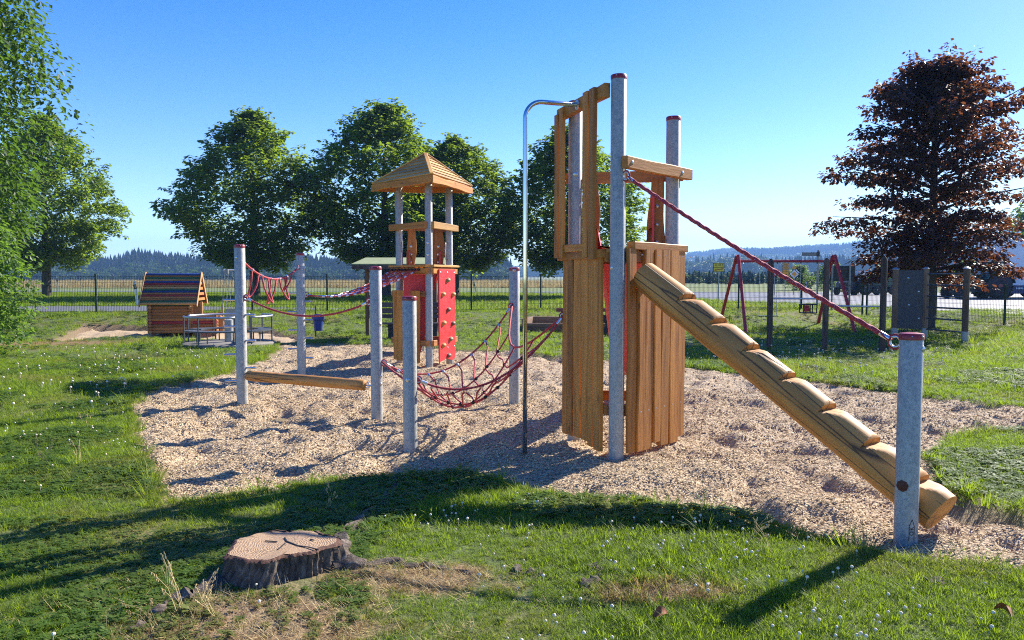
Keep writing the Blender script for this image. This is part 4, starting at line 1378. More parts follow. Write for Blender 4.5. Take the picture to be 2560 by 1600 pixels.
# twisted handrail rope
hr = thing('handrail_rope', 'thick twisted red rope running down above the stepped log', 'rope', (2.3, 4.8, 0))
A = Vector((Tm[0].x, Tm[0].y, 2.5)); B = Vector((P6[0], P6[1], 1.19))
dh = Vector((B.x - A.x, B.y - A.y, 0)).normalized()
A = A + dh * PR; B = B - dh * PR
n_ = 300
pts = catenary(A, B, .03, n_)
d0 = (pts[6] - pts[0]).normalized()
MB().tube(pts[7:-7], .0155, 12, rfun=lambda i, a: 1 + .17 * math.cos(3 * (a - i * .19))).build('rope', 'rope_red', hr, True)
thimble(hr, A, d0, .034); thimble(hr, B, pts[-8] - pts[-1], .034)

# hammock net
net = thing('rope_net', 'sagging red rope net with black knots slung between posts and tower', 'net', (-.5, 8.4, 0))
c00 = surf(P3, (0, 8.5), .62); c01 = surf(P4, (0, 8.5), .62)
c10 = surf(P5, (-.5, 8.5), 1.26); c11 = Vector((Tm[1].x, Tm[1].y, 1.24)) + Vector((-.8, .2, 0)).normalized() * (PR + .03)
def netp(u, v):
    # end ropes belly inward from their corners
    inx = .16 * math.sin(math.pi * v)
    uu = inx + u * (1 - 2 * inx)
    a = c00.lerp(c10, uu); b_ = c01.lerp(c11, uu)
    p = a.lerp(b_, v)
    sag = (.44 * (1 - v) + .36 * v) * 4 * uu * (1 - uu)
    p.z -= sag + .34 * math.sin(math.pi * v) * (.35 + .65 * math.sin(math.pi * min(1, max(0, u))))
    p.z = max(p.z, .1 + .02 * math.sin(u * 9 + v * 5))
    return p
NU, NV = 9, 5
kn = MB()
for d_ in ((1, 0, 0), (0, 1, 0), (0, 0, 1)):
    kn.lathe(Vector(d_) * -.019, [(.009, 0), (.017, .008), (.019, .019), (.017, .03), (.009, .038)], 8, d_)
knm = kn.mesh('knot', 'knot_black', 40)
slm = MB().tube([(0, 0, -.025), (0, 0, .025)], .017, 8).mesh('sleeve', 'sleeve_alu', 40)
for j in range(NV):
    v_ = j / (NV - 1)
    MB().tube([netp(i / 28, v_) for i in range(29)], .0115 if j in (0, NV - 1) else .0095, 7).build('rope', 'rope_red', net, True)
for i in range(NU + 1):
    u_ = i / NU
    if i in (0, NU):
        MB().tube([netp(u_, k / 12) for k in range(13)], .0115, 7).build('rope', 'rope_red', net, True)
        continue
    sh = .018
    MB().tube([netp(u_ + sh * math.sin(k * 1.57), k / 12) for k in range(13)], .0095, 6).build('rope', 'rope_red', net, True)
    for j in range(NV):
        p = netp(u_, j / (NV - 1))
        if 0 < j < NV - 1:
            put('knot', knm, net, Matrix.Translation(p) @ Matrix.Rotation(i * .7 + j, 4, 'Z'))
        else:
            d_ = (netp(u_, .06 if j == 0 else .94) - p).normalized()
            q_ = Vector((0, 0, 1)).rotation_difference(d_).to_matrix().to_4x4(); q_.translation = p + d_ * .035
            put('sleeve', slm, net, q_)
for c_, v0, v1 in ((c00, (.1, 0), 0), (c10, (.9, 0), 0), (c01, (.1, 1), 0), (c11, (.9, 1), 0)):
    dd = (netp(*v0) - c_).normalized()
    thimble(net, c_, dd, .028)

# ---- roofed tower further back
Tf = tri((-1.5, 13.75), .95, 132)
ft = thing('roofed_tower', 'small play tower with three sided wooden roof on galvanised posts', 'tower', (Tf[0].x, Tf[0].y, 0))
for q in Tf:
    post_parts(ft, q.x, q.y, 3.36, cap=False)
platform(ft, Tf, 1.80)
fL, gL = side(Tf[0], Tf[1], Tf[2]); fR, gR = side(Tf[0], Tf[2], Tf[1]); fB, gB = side(Tf[1], Tf[2], Tf[0])
for zc, mt_ in ((1.73, 'wood_board'), (.42, 'wood_board_dark')):
    horiz(ft, Tf[0] + gL * .06 - fL * .08, Tf[1] + gL * .06 + fL * .12, zc, .105, .06, gL, mt_, 'bearer', 21)
    horiz(ft, Tf[0] + gR * .06 - fR * .06, Tf[2] + gR * .06 + fR * .12, zc, .105, .06, gR, mt_, 'bearer', 22)
    horiz(ft, Tf[1] + gB * .06 - fB * .1, Tf[2] + gB * .06 + fB * .1, zc, .105, .06, gB, mt_, 'bearer', 23)
horiz(ft, Tf[0] + gL * .05 - fL * .1, Tf[1] + gL * .05 + fL * .15, 1.82, .04, .1, gL, 'wood_board', 'ledge', 24)
horiz(ft, Tf[0] + gR * .05 - fR * .1, Tf[2] + gR * .05 + fR * .15, 1.82, .04, .1, gR, 'wood_roof', 'ledge', 25)
horiz(ft, Tf[0] + gL * .07 - fL * .05, Tf[1] + gL * .07 + fL * .16, 2.55, .12, .06, gL, 'wood_board', 'rail', 26)
horiz(ft, Tf[0] + gR * .07 - fR * .05, Tf[2] + gR * .07 + fR * .16, 2.55, .12, .06, gR, 'wood_roof', 'rail', 27)
horiz(ft, Tf[1] + gB * .07 - fB * .1, Tf[2] + gB * .07 + fB * .1, 2.56, .12, .06, gB, 'wood_board_dark', 'rail', 28)
for t_, w in ((.22, .17), (.74, .19)):
    b0 = Tf[1] + gB * .03 + fB * t_
    plank('side_board', 'wood_board_dark', ft, b0 + Vector((0, 0, 1.8)), b0 + Vector((0, 0, 2.56)), w, .03, -gB, .02, 190 + int(t_ * 10), 10)
    for zz in (1.9, 2.05, 2.2): bolt(ft, b0 - gB * .03 + Vector((0, 0, zz)), -gB, .016)
for zz in (2.23, 2.02):
    bolt(ft, Tf[0] + Vector((-.01, -PR, zz)), (0, -1, 0), .016)
# lower plank screen
t0 = .1
for k, w in enumerate((.15, .13, .16, .13, .15, .14)):
    b0 = Tf[0] + gL * .125 + fL * (t0 + w / 2)
    plank('plank', 'wood_board', ft, b0 + fL * rgp.uniform(-.01, .01) + Vector((0, 0, .06)), b0 + Vector((0, 0, 1.37)), w - .008, .03, gL, .005, 200 + k, 8)
    t0 += w
horiz(ft, Tf[0] + gL * .07, Tf[1] + gL * .07 + fL * .1, 1.31, .1, .05, gL, 'wood_board_dark', 'bearer', 29)
# roof
cR = (Tf[0] + Tf[1] + Tf[2]) / 3
apex = Vector((cR.x, cR.y, 3.86)); eave = 3.36
cor = [cR + (q - cR).normalized() * 1.1 + Vector((0, 0, eave)) for q in Tf]
roof = MB().prism([(0, 0)] * 0 or [(-.06, -.06), (.06, -.06), (.06, .06), (-.06, .06)], .16, lambda x, y, w: apex + Vector((x, y, w - .17))).build('roof', 'wood_roof', ft)
for i, j in ((0, 1), (1, 2), (2, 0)):
    a_, b_ = cor[i], cor[j]
    n_ = (b_ - a_).cross(apex - a_).normalized()
    if n_.z < 0: n_ = -n_
    NB = 7
    for k in range(NB):
        f0, f1 = k / NB, (k + 1) / NB
        f = (f0 + f1) / 2
        p0 = a_.lerp(apex, f); p1 = b_.lerp(apex, f)
        wd = ((a_ + b_) / 2 - apex).length / NB
        # bevel-cut board that runs between the two hips
        M, L_ = frame(p0, p1, n_)
        m_ = L_ / 2; half = L_ / 2; dl = (a_ - b_).length / 2 / NB / 2
        b = MB(); up = 1 if (M.to_3x3() @ Vector((1, 0, 0))).z > 0 else -1
        w2 = wd / 2 - .006
        yl = .006; yh = .034
        vs = []
        for y_ in (0, 1):
            for x_, hx in ((-w2, half + dl * .85), (w2, half - dl * .85)):
                for s_ in (-1, 1):
                    vs.append((x_ * up, yl + y_ * (yh - yl) + (.012 if x_ < 0 else 0) * y_, m_ + s_ * max(.02, hx)))
        b.addv(vs, [(0, 1, 3, 2), (4, 6, 7, 5), (0, 4, 5, 1), (2, 3, 7, 6), (0, 2, 6, 4), (1, 5, 7, 3)])
        if up < 0: b.f = [tuple(reversed(f_)) for f_ in b.f]
        b.build('roof_board', 'wood_roof', roof, mw=M)
    # fascia, slightly scalloped
    plank('fascia', 'wood_board', roof, a_ - Vector((0, 0, .05)), b_ - Vector((0, 0, .05)), .12, .03, Vector((n_.x, n_.y, 0)), .008, 230 + i, 10)
for c_ in cor:
    h_ = (apex - c_); n_ = Vector((c_.x - cR.x, c_.y - cR.y, .6)).normalized()
    plank('hip_cover', 'wood_roof', roof, c_ + Vector((0, 0, .03)), apex + Vector((0, 0, .045)), .07, .025, n_, segs=1)
# red climbing wall on its right side
cw = thing('climbing_board', 'red climbing board with coloured holds on the roofed tower', 'climbing wall', (-1.2, 14.1, 0))
w0 = Tf[0] + gR * .125 + fR * .13
MB().prism([(0, .06), (.35, .10), (.62, .04), (.76, .09), (.76, 1.76), (0, 1.76)], .022, lambda x, y, w: w0 + fR * x + Vector((0, 0, y)) + gR * w).build('board', 'plastic_red', cw)
hold = MB(); hold.lathe((0, 0, 0), [(.075, 0), (.07, .02), (.045, .045), (.012, .055)], 9)
for v_ in hold.v:
    v_.y *= .62; v_.x += v_.y * .5
for k, (x, z, c_) in enumerate(((.38, 1.56, 'olive'), (.16, 1.3, 'yellow'), (.64, 1.29, 'yellow'), (.4, 1.01, 'brown'), (.18, .77, 'yellow'), (.62, .74, 'brown'), (.5, .45, 'olive'), (.16, .36, 'yellow'), (.4, .15, 'brown'))):
    key = 'hold' + c_
    if key not in CACHE: CACHE[key] = mesh('hold', hold.v, hold.f, 'hold_' + c_, 50)
    xa, ya = fR, Vector((0, 0, 1)); M = Matrix((xa, ya, gR)).transposed().to_4x4(); M.translation = w0 + fR * x + Vector((0, 0, z)) + gR * .022
    put('hold', CACHE[key], cw, M)
for x in (.06, .38, .7):
    for z in (1.7, .3): bolt(cw, w0 + fR * x + gR * .022 + Vector((0, 0, z)), gR, .012)
# grab handle on the right post
hp = Tf[2] + Vector((-.05, -PR, 0))
MB().tube([hp + Vector((0, 0, 1.95)), hp + Vector((-.01, -.07, 1.97)), hp + Vector((-.01, -.08, 2.1)), hp + Vector((-.01, -.07, 2.26)), hp + Vector((0, 0, 2.28))], .014, 8).build('grab_handle', 'bolt_steel', ft, True)
slide('slide', 'red plastic slide on the back of the roofed tower', Tf, gB, fB, 1.8, 3.0, .5, .3)
MB().prism([(0, .25), (.28, .12), (.5, .9), (.62, 1.66), (.02, 1.66)], .02, lambda x, y, w: Tf[0] - gB * -.02 + Vector((0, .24, 0)) - fB * .5 + fB * x + Vector((0, 0, y)) + gB * w).build('inner_panel', 'plastic_red', ft)

# climbing net from the rung post up to that tower
cn = thing('climbing_net', 'red rope climbing net rising from a post to the roofed tower', 'net', (-3.0, 12.7, 0))
apx = surf(P2, (-2, 13.5), 1.33)
e0 = Tf[0] + gL * .15 + fL * .12 + Vector((0, 0, 1.75)); e1 = Tf[1] + gL * .15 + fL * .02 + Vector((0, 0, 1.75))
def cnp(u, v):
    f = min(1, .10 + .9 * u ** .8) if u > 0 else 0
    mid = apx.lerp(e0.lerp(e1, .5), u)
    w = (e0 - e1) * (v - .5) * f
    p = mid + w
    p.z -= .20 * 4 * u * (1 - u) * (1 - .25 * u)
    return p
for j in range(7):
    v_ = j / 6
    MB().tube([cnp(.03 + .97 * i / 18, v_) for i in range(19)], .0125 if j in (0, 6) else .0095, 6).build('rope', 'rope_red', cn, True)
for i in range(2, 15):
    u_ = i / 15
    MB().tube([cnp(u_, k / 6) for k in range(7)], .0095, 6).build('rope', 'rope_red', cn, True)
    for j in (0, 2, 4, 6):
        d_ = (cnp(u_ + .02, j / 6) - cnp(u_, j / 6)).normalized()
        q_ = Vector((0, 0, 1)).rotation_difference(d_).to_matrix().to_4x4(); q_.translation = cnp(u_, j / 6)
        put('sleeve', slm, cn, q_)
for j in range(9):
    put('knot', knm, cn, Matrix.Translation(cnp(1, j / 8)) @ Matrix.Scale(1.3, 4))
thimble(cn, apx, cnp(.2, .5) - apx, .03)
# ================================================================== fence
fe = thing('mesh_fence', 'dark green double wire mesh fence along the bank', 'fence', (0, 27.2, .4))
wm = {}
def wire_panel(L, hgt=1.2):
    key = round(L, 2)
    if key in wm: return wm[key]
    b = MB()
    n = int(L / .05)
    for i in range(n):
        x = (i + .5) * L / n
        b.addv([(x - .0055, 0, 0), (x + .0055, 0, 0), (x, .006, 0), (x - .0055, 0, hgt), (x + .0055, 0, hgt), (x, .006, hgt)], [(0, 1, 4, 3), (1, 2, 5, 4), (2, 0, 3, 5)])
    for k in range(7):
        z = .02 + k * (hgt - .04) / 6
        for y in (-.007, .01):
            b.addv([(0, y, z - .004), (L, y, z - .004), (L, y + .006, z), (0, y + .006, z), (0, y, z + .004), (L, y, z + .004)], [(0, 1, 2, 3), (3, 2, 5, 4), (4, 5, 1, 0)])
    wm[key] = b.mesh('wire_panel', 'fence_green')
    return wm[key]
fpm = MB().box((0, 0, .62), (.06, .045, 1.5)).mesh('post', 'fence_green')
def fence_run(pts, root):
    for i, (x, y) in enumerate(pts):
        z = gz(x, y)
        put('post', fpm, root, Matrix.Translation((x, y, z - .05)))
        if i + 1 < len(pts):
            x1, y1 = pts[i + 1]; z1 = gz(x1, y1)
            p0 = Vector((x, y, z + .04)); p1 = Vector((x1, y1, z1 + .04)); d = p1 - p0
            L = Vector((d.x, d.y, 0)).length
            ex = d / L
            M = Matrix(((ex.x, -ex.y, 0, p0.x), (ex.y, ex.x, 0, p0.y), (ex.z, 0, 1, p0.z), (0, 0, 0, 1)))
            o = put('wire_panel', wire_panel(L), root)
            o.matrix_basis = Matrix.Translation(-OFF[root]) @ M
            o['kind'] = 'stuff'
sx_ = 2.476
xs_ = [-16.3 - sx_ * 2 + sx_ * i for i in range(15)]
fence_run([(x, 27.2 + .14 * x) for x in xs_], fe)
fe2 = thing('mesh_fence', 'dark green mesh fence returning from the bank past the maple', 'fence', (15, 26, .2))
c0 = (xs_[-1] + .12, 27.2 + .14 * xs_[-1] - .1)
fence_run([c0, (14.95, 26.8), (15.9, 24.5), (16.85, 22.2), (17.8, 19.9)], fe2)

# ================================================================== swing frame
sw = thing('swing_set', 'red steel swing frame with two swings', 'swing', (8.3, 23.5, 0))
yb = 23.6
for sx, x0 in ((-1, 6.98), (1, 9.96)):
    for yy, dx in ((22.2, 0.0), (25.0, 0.0)):
        z0 = gz(x0 + sx * .12, yy)
        top = Vector((x0, yb + (yy - yb) * .06, 2.30))
        rod('leg', 'swing_red', sw, (x0 + sx * .12 + dx, yy, z0 - .1), top, .05, 12)
    MB().box((x0, yb, 2.14), (.02, .36, .22)).build('bracket', 'swing_red', sw)
    for yy in (-.12, .12):
        for z_ in (2.08, 2.2): bolt(sw, (x0 - sx * 0 + (-.012 if sx > 0 else .012) * 1, yb + yy, z_), (-sx, 0, 0), .012)
rod('top_beam', 'swing_red', sw, (6.98, yb, 2.12), (9.96, yb, 2.12), .042, 14)
def chain_mesh(L):
    b = MB(); n = int(L / .045)
    for i in range(n):
        z = -L + (i + .5) * L / n
        b.box((0, 0, z), (.020 if i % 2 else .007, .007 if i % 2 else .020, L / n * 1.05))
    return b.mesh('chain', 'chain')
def hanger(parent, x):
    MB().lathe((x, yb, 2.04), [(.016, 0), (.016, .05), (.05, .055), (.05, .07)], 8).build('hanger', 'black_rubber', parent, 40)
s1 = thing('swing', 'flat board swing hanging on chains from the red frame', 'swing', (8.0, yb, .4))
cm = chain_mesh(1.62); cm2 = chain_mesh(1.28)
for x in (7.68, 8.22):
    put('chain', cm, s1, Matrix.Translation((x, yb, 2.05))); hanger(s1, x)
MB().box((7.95, yb, .42), (.6, .18, .03)).build('seat', 'trailer_green', s1)
s2 = thing('swing', 'toddler cage swing seat hanging on chains from the red frame', 'swing', (9.3, yb, .5))
for x in (8.95, 9.45):
    put('chain', cm2, s2, Matrix.Translation((x, yb, 2.05))); hanger(s2, x)
b = MB()
for z_ in (.52, .78):
    for (ax_, ay_, bx_, by_) in ((-.2, -.17, .2, -.17), (-.2, .17, .2, .17), (-.2, -.17, -.2, .17), (.2, -.17, .2, .17)):
        b.tube([(9.2 + ax_, yb + ay_, z_), (9.2 + bx_, yb + by_, z_)], .018, 6)
for x in (-.2, 0, .2):
    for y in (-.17, .17): b.tube([(9.2 + x, yb + y, .52), (9.2 + x, yb + y, .78)], .016, 6)
b.build('cage', 'black_rubber', s2)
MB().box((9.2, yb, .52), (.36, .3, .035)).build('seat', 'seesaw_red', s2)
MB().prism([(-.12, 0), (.12, 0), (.06, .2), (-.06, .2)], .03, lambda x, y, w: Vector((9.2 + x, yb + .1 + w, .55 + y))).build('backrest', 'plastic_red', s2)

# ================================================================== horizontal bars
hb = thing('horizontal_bars', 'row of three dark weathered wood posts with two steel turning bars', 'climbing bars', (6.95, 16.8, 0))
CB = [(5.79, 17.04, 2.02), (6.96, 16.85, 2.03), (8.05, 16.48, 2.06)]
for x, y, h in CB:
    MB().lathe((0, 0, 0), [(.066, 0), (.064, h + .1), (.058, h + .16), (.02, h + .21)], 12).build('post', 'wood_post_weathered', hb, 40, Matrix.Translation((x, y, -.2)))
for (a, c, z) in ((0, 1, 1.14), (1, 2, .98)):
    rod('bar', 'steel_bar', hb, (CB[a][0], CB[a][1], z), (CB[c][0], CB[c][1], z), .019, 10)

# ================================================================== dark climbing wall with ladder
wl_ = thing('wall_ladder', 'charcoal climbing panel with brown posts and a steel rung ladder', 'climbing wall', (10.4, 19.6, 0))
WP = [(10.0, 19.84, 1.82), (10.72, 19.71, 1.83), (11.02, 18.45, 1.82)]
for x, y, h in WP:
    p = MB().lathe((0, 0, 0), [(.075, 0), (.073, h)], 12).build('post', 'wood_post_brown', wl_, 40, Matrix.Translation((x, y, .0)))
    MB().lathe((x, y, h), [(.09, 0), (.088, .015), (.02, .06)], 12).build('cap', 'sign_back', p, 40)
    MB().lathe((x, y, -.1), [(.08, 0), (.08, .40)], 12).build('shoe', 'galvanised', p, 40)
a, c = Vector((WP[0][0], WP[0][1], 0)), Vector((WP[1][0], WP[1][1], 0)); e = (c - a).normalized(); n_ = Vector((e.y, -e.x, 0))
if n_.y > 0: n_ = -n_
pan = MB().prism([(.06, .28), (.68, .28), (.68, 1.80), (.06, 1.80)], .03, lambda x, y, w: a + e * x + Vector((0, 0, y)) + n_ * w).build('panel', 'panel_charcoal', wl_)
for x, z in ((.3, 1.6), (.56, 1.25), (.33, .9), (.58, .55)): bolt(wl_, a + e * x + n_ * .03 + Vector((0, 0, z)), n_, .016)
for k in range(6):
    z = .28 + .285 * k
    rod('rung', 'steel_dark', wl_, (WP[1][0], WP[1][1], z), (WP[2][0], WP[2][1], z), .02, 8)

# ================================================================== log playhouse
rz = R(10)
HX, HY = -9.3, 21.75
ho = thing('playhouse', 'small log playhouse with striped multicoloured slat roof', 'playhouse', (HX, HY, 0))
hz0 = float(sand_z(np.array([HX]), np.array([HY]))[0])
HM = Matrix.Translation((HX, HY, hz0)) @ Matrix.Rotation(rz, 4, 'Z')
def hput(nm, b, mat, par=None, smooth=False):
    return put(nm, b.mesh(nm, mat, smooth), par or ho, HM)
def hlog(nm, mat, x0, x1, y, z, r=.046, alongy=False, par=None):
    key = (round(abs(x1 - x0), 2), mat, r)
    L = abs(x1 - x0)
    if key not in CACHE:
        CACHE[key] = MB().lathe((0, 0, 0), [(r * .85, 0), (r, .015), (r, L - .015), (r * .85, L)], 8).mesh(nm, mat, 40)
    if not alongy: m_ = Matrix.Translation((x0, y, z)) @ Matrix.Rotation(R(90), 4, 'Y')
    else: m_ = Matrix.Translation((y, x0, z)) @ Matrix.Rotation(R(-90), 4, 'X')
    return put(nm, CACHE[key], par or ho, HM @ m_)
# local: front wall y=-.5, x from -.85 (left) to .86; cabin ends at .22, porch half wall beyond
cols = ['orange', 'orange', 'orange', 'red', 'orange', 'orange', 'orange', 'orange', 'orange', 'green', 'orange']
for k in range(11):
    z = .10 + .085 * k
    full = k < 6
    for y in (-.5, .5):
        hlog('wall_log', 'log_' + cols[k], -.93, .90 if full else .24, y, z)
    for x in (-.85, .20) + ((.84,) if full else ()):
        hlog('wall_log', 'log_' + ('orange' if k % 4 else 'tan'), -.58, .58, x, z, alongy=True)
hput('door_post', MB().box((.23, -.5, .62), (.05, .08, .62)), 'log_tan')
hput('door_post', MB().box((.50, -.5, .75), (.05, .08, .36)), 'log_tan')
hput('door_panel', MB().box((.36, -.46, .72), (.2, .02, .40)), 'log_orange')
for x in (-.8, -.25, .3, .8):
    for y in (-.42, .42): hput('foot', MB().box((x, y, -.03), (.1, .1, .2)), 'wood_post_brown')
# roof: two slopes of coloured half-round slats
rc = ['blue', 'orange', 'green', 'tan', 'blue', 'red', 'orange', 'tan', 'green', 'blue', 'orange', 'red', 'orange', 'orange', 'green', 'tan']
ridge = 1.72; eav = .86; hw = .66
ro = hput('roof', MB().prism([(-.55, .93), (.55, .93), (0, 1.62)], 1.1, lambda x, y, w: Vector((-.85 + w * .98, x, y))), 'log_tan')
sm = {}
for sgn in (-1, 1):
    for k, c in enumerate(rc):
        f = (k + .5) / 16
        y = sgn * hw * f; z = ridge - (ridge - eav) * f
        hlog('roof_slat', 'log_' + c, -1.08, .40, y, z, .036, par=ro)
for x in (.40, -1.10):
    for sgn in (-1, 1):
        p0 = HM @ Vector((x, sgn * (hw + .03), eav - .04)); p1 = HM @ Vector((x, 0, ridge + .03))
        plank('barge_board', 'log_tan', ro, p0, p1, .09, .025, HM.to_3x3() @ Vector((1, 0, 0)))
for k in range(4):
    z = 1.0 + .15 * k; w = .55 * (1 - k / 4.6)
    hput('gable_slat', MB().box((.37, 0, z), (.03, 2 * w, .075)), 'log_orange')
b = MB().box((1.02, -.3, .45), (.05, .05, .8)); hput('side_post', b, 'log_tan')
hput('side_panel', MB().box((.95, -.3, .35), (.1, .03, .55)), 'log_orange')

# sand crane with chains and a tipping tray
sc_ = thing('sand_crane', 'small metal sand hoist with hanging chains beside the playhouse', 'sand toy', (-7.6, 21.2, 0))
zc = float(sand_z(np.array([-7.6]), np.array([21.2]))[0])
rod('mast', 'steel_bar', sc_, (-7.6, 21.3, zc - .1), (-7.6, 21.3, 1.85), .03)
rod('arm', 'steel_bar', sc_, (-7.6, 21.3, 1.82), (-7.95, 21.0, 1.82), .022)
MB().box((-7.9, 21.04, 1.78), (.12, .05, .12)).build('pulley', 'sign_back', sc_)
cm3 = chain_mesh(1.1)
for x, y in ((-7.92, 21.02), (-7.84, 21.1), (-7.76, 21.15)):
    put('chain', cm3, sc_, Matrix.Translation((x, y, 1.76)) @ Matrix.Rotation(R(6), 4, 'Y'))
MB().prism([(-.14, 0), (.14, 0), (.16, .5), (-.16, .5)], .02, lambda x, y, w: Vector((-7.75 + x, 20.95 + w, .25 + y))).build('tray', 'sign_back', sc_)
MB().box((-8.0, 21.1, .45), (.3, .12, .05), Matrix.Rotation(R(35), 3, 'Y')).build('chute', 'log_orange', sc_)

# ================================================================== merry-go-round
mg = thing('merry_go_round', 'grey steel merry-go-round with bench ring and handrails', 'carousel', (-6.85, 18.35, 0))
cx, cy = -6.85, 18.35
zb = gz(cx, cy) + .02
MB().lathe((cx, cy, zb - .1), [(1.05, 0), (1.06, .13), (1.03, .15), (.1, .155)], 40).build('platform', 'concrete', mg, 40)
MB().lathe((cx, cy, zb), [(.1, 0), (.1, .58), (.03, .62)], 16).build('column', 'galvanised', mg, 40)
for k in range(3):
    a0 = R(200) + k * 2 * math.pi / 3
    arc = [a0 + i * R(98) / 14 for i in range(15)]
    rl = MB().tube([(cx + 1.0 * math.cos(a), cy + 1.0 * math.sin(a), zb + .68) for a in arc], .024, 8).build('handrail', 'steel_bar', mg, True)
    b = MB()
    for i in range(14):
        a, c = arc[i], arc[i + 1]
        vs = []
        for an in (a, c):
            for rr in (.68, 1.0):
                for z in (.33, .36): vs.append((cx + rr * math.cos(an), cy + rr * math.sin(an), zb + z))
        b.addv(vs, [(0, 2, 3, 1), (4, 5, 7, 6), (1, 3, 7, 5), (0, 4, 6, 2), (2, 6, 7, 3), (0, 1, 5, 4)])
    b.build('seat', 'steel_dark', mg)
    for i in (0, 7, 14):
        a = arc[i]
        rod('stanchion', 'steel_dark', mg, (cx + 1.0 * math.cos(a), cy + 1.0 * math.sin(a), zb + .03), (cx + 1.0 * math.cos(a), cy + 1.0 * math.sin(a), zb + .68), .018, 8)
        rod('leg', 'steel_dark', mg, (cx + .72 * math.cos(a), cy + .72 * math.sin(a), zb + .03), (cx + .72 * math.cos(a), cy + .72 * math.sin(a), zb + .33), .016, 8)

# ================================================================== bin, shelter with bench, sandbox, seesaw
bi = thing('litter_bin', 'small blue litter bin on a thin post at the bank', 'bin', (-5.32, 20.8, 0))
zz_ = gz(-5.32, 20.8)
rod('post', 'steel_dark', bi, (-5.4, 20.85, zz_ - .1), (-5.4, 20.85, .85), .02, 8)
MB().lathe((-5.3, 20.75, zz_ + .18), [(.11, 0), (.135, .3), (.135, .31)], 14).build('bucket', 'bin_blue', bi, 40)
MB().lathe((-5.3, 20.75, zz_ + .49), [(.165, -.02), (.175, .05), (.15, .12), (.06, .15)], 14).build('hood', 'bin_blue', bi, 40)
sh = thing('shelter', 'open wooden shelter with flat mossy green roof behind the roofed tower', 'shelter', (-3.0, 21, 0))
for x in (-3.95, -2.1):
    for y in (20.75, 22.1): rod('post', 'wood_post_brown', sh, (x, y, gz(x, y) - .1), (x, y, 1.95), .06, 10)
rf = MB().prism([(-1.25, 0), (1.25, 0), (1.25, .05), (-1.25, .05)], 2.0, lambda x, y, w: Vector((-3.05 + x, 20.4 + w, 1.93 + y + .11 * w))).build('roof', 'moss_roof', sh)
MB().box((-3.05, 20.38, 1.89), (2.46, .03, .11)).build('fascia', 'wood_bench', rf)
be = thing('bench', 'dark grey slatted bench under the mossy roof', 'bench', (-2.7, 20.3, 0))
for k, (y, z, w) in enumerate(((20.42, .88, .13), (20.45, .72, .13), (20.48, .57, .1))):
    plank('backrest_slat', 'wood_bench', be, (-3.5, y, z), (-1.75, y, z), w, .035, (0, -1, .2))
for y in (20.0, 20.14, 20.28):
    plank('seat_slat', 'wood_bench', be, (-3.5, y, .38), (-1.75, y, .38), .12, .035, (0, 0, 1))
for x in (-3.2, -2.05):
    MB().box((x, 20.17, .17), (.14, .34, .4)).build('leg', 'black_rubber', be)
    MB().box((x, 20.5, .62), (.06, .04, .62)).build('back_support', 'black_rubber', be)
sb = thing('sandbox', 'low timber framed sandbox in the lawn behind the net', 'sandbox', (1.6, 22.4, 0))
for (p0, p1) in (((.35, 22.2), (3.1, 22.0)), ((.35, 22.2), (.6, 23.6)), ((.6, 23.6), (3.3, 23.4)), ((3.1, 22.0), (3.3, 23.4))):
    zq = max(gz(*p0), gz(*p1))
    plank('timber', 'wood_post_brown', sb, (p0[0], p0[1], zq + .06), (p1[0], p1[1], zq + .06), .14, .2, (0, 0, 1))
MB().box((.5, 22.35, gz(.5, 22.35) + .19), (.4, .4, .04), Matrix.Rotation(R(8), 3, 'Z')).build('corner_seat', 'log_tan', sb)
MB().box((1.85, 22.8, gz(1.85, 22.8) + .04), (2.5, 1.25, .1)).build('sand_fill', 'sand', sb)
ss = thing('seesaw', 'dull red seesaw beam with tyre buffer behind the plank tower', 'seesaw', (2.6, 21, 0))
MB().box((2.65, 21, .72), (2.85, .16, .1)).build('beam', 'seesaw_red', ss)
rod('pivot', 'steel_dark', ss, (2.65, 21, -.1), (2.65, 21, .68), .07)
MB().torus((2.45, 21, .30), .22, .085, (0, 1, 0), 18, 8).build('tyre', 'black_rubber', ss, True)
for x in (1.5, 3.8): MB().tube([(x, 20.95, .77), (x, 20.95, .95), (x, 21.05, .95), (x, 21.05, .77)], .014, 6).build('handle', 'steel_dark', ss)

# ================================================================== road signs
def sign_base(name, label, x, y, top, cat='road sign', r=.03):
    t_ = thing(name, label, cat, (x, y, gz(x, y)))
    rod('pole', 'galvanised', t_, (x, y, gz(x, y) - .2), (x, y, top), r, 10)
    return t_
def face(x, y, z):
    """matrix for a sign face looking towards the playground: local x right, y up"""
    return Matrix.Translation((x, y, z)) @ Matrix.Rotation(R(90), 4, 'X')
def plate(nm, par, x, y, z, w, h, mat, d=.02):
    return MB().box((x, y, z), (w, d, h)).build(nm, mat, par)
def letter(par, txt, size, x, y, z, mat='sign_black', rot=0):
    return put('lettering', text_mesh(txt, size, mat), par, face(x, y, z) @ Matrix.Rotation(rot, 4, 'Z'))
def arrow(par, pts, w, x, y, z, mat='sign_black'):
    b = MB()
    pts = [Vector((x + a, y, z + c)) for a, c in pts]
    b.tube(pts[:-1] + [pts[-1]], w / 2, 4)
    d = (pts[-1] - pts[-2]).normalized(); s_ = Vector((d.z, 0, -d.x))
    q = pts[-1]
    b.addv([q - s_ * w * 1.6, q + s_ * w * 1.6, q + d * w * 2.6, q - s_ * w * 1.6 + Vector((0, .004, 0)), q + s_ * w * 1.6 + Vector((0, .004, 0)), q + d * w * 2.6 + Vector((0, .004, 0))], [(0, 1, 2), (5, 4, 3)])
    b.build('arrow', mat, par)
ts_ = sign_base('town_sign', 'yellow two part town exit sign reading B 258 beside the junction', 11.4, 42, 1.95)
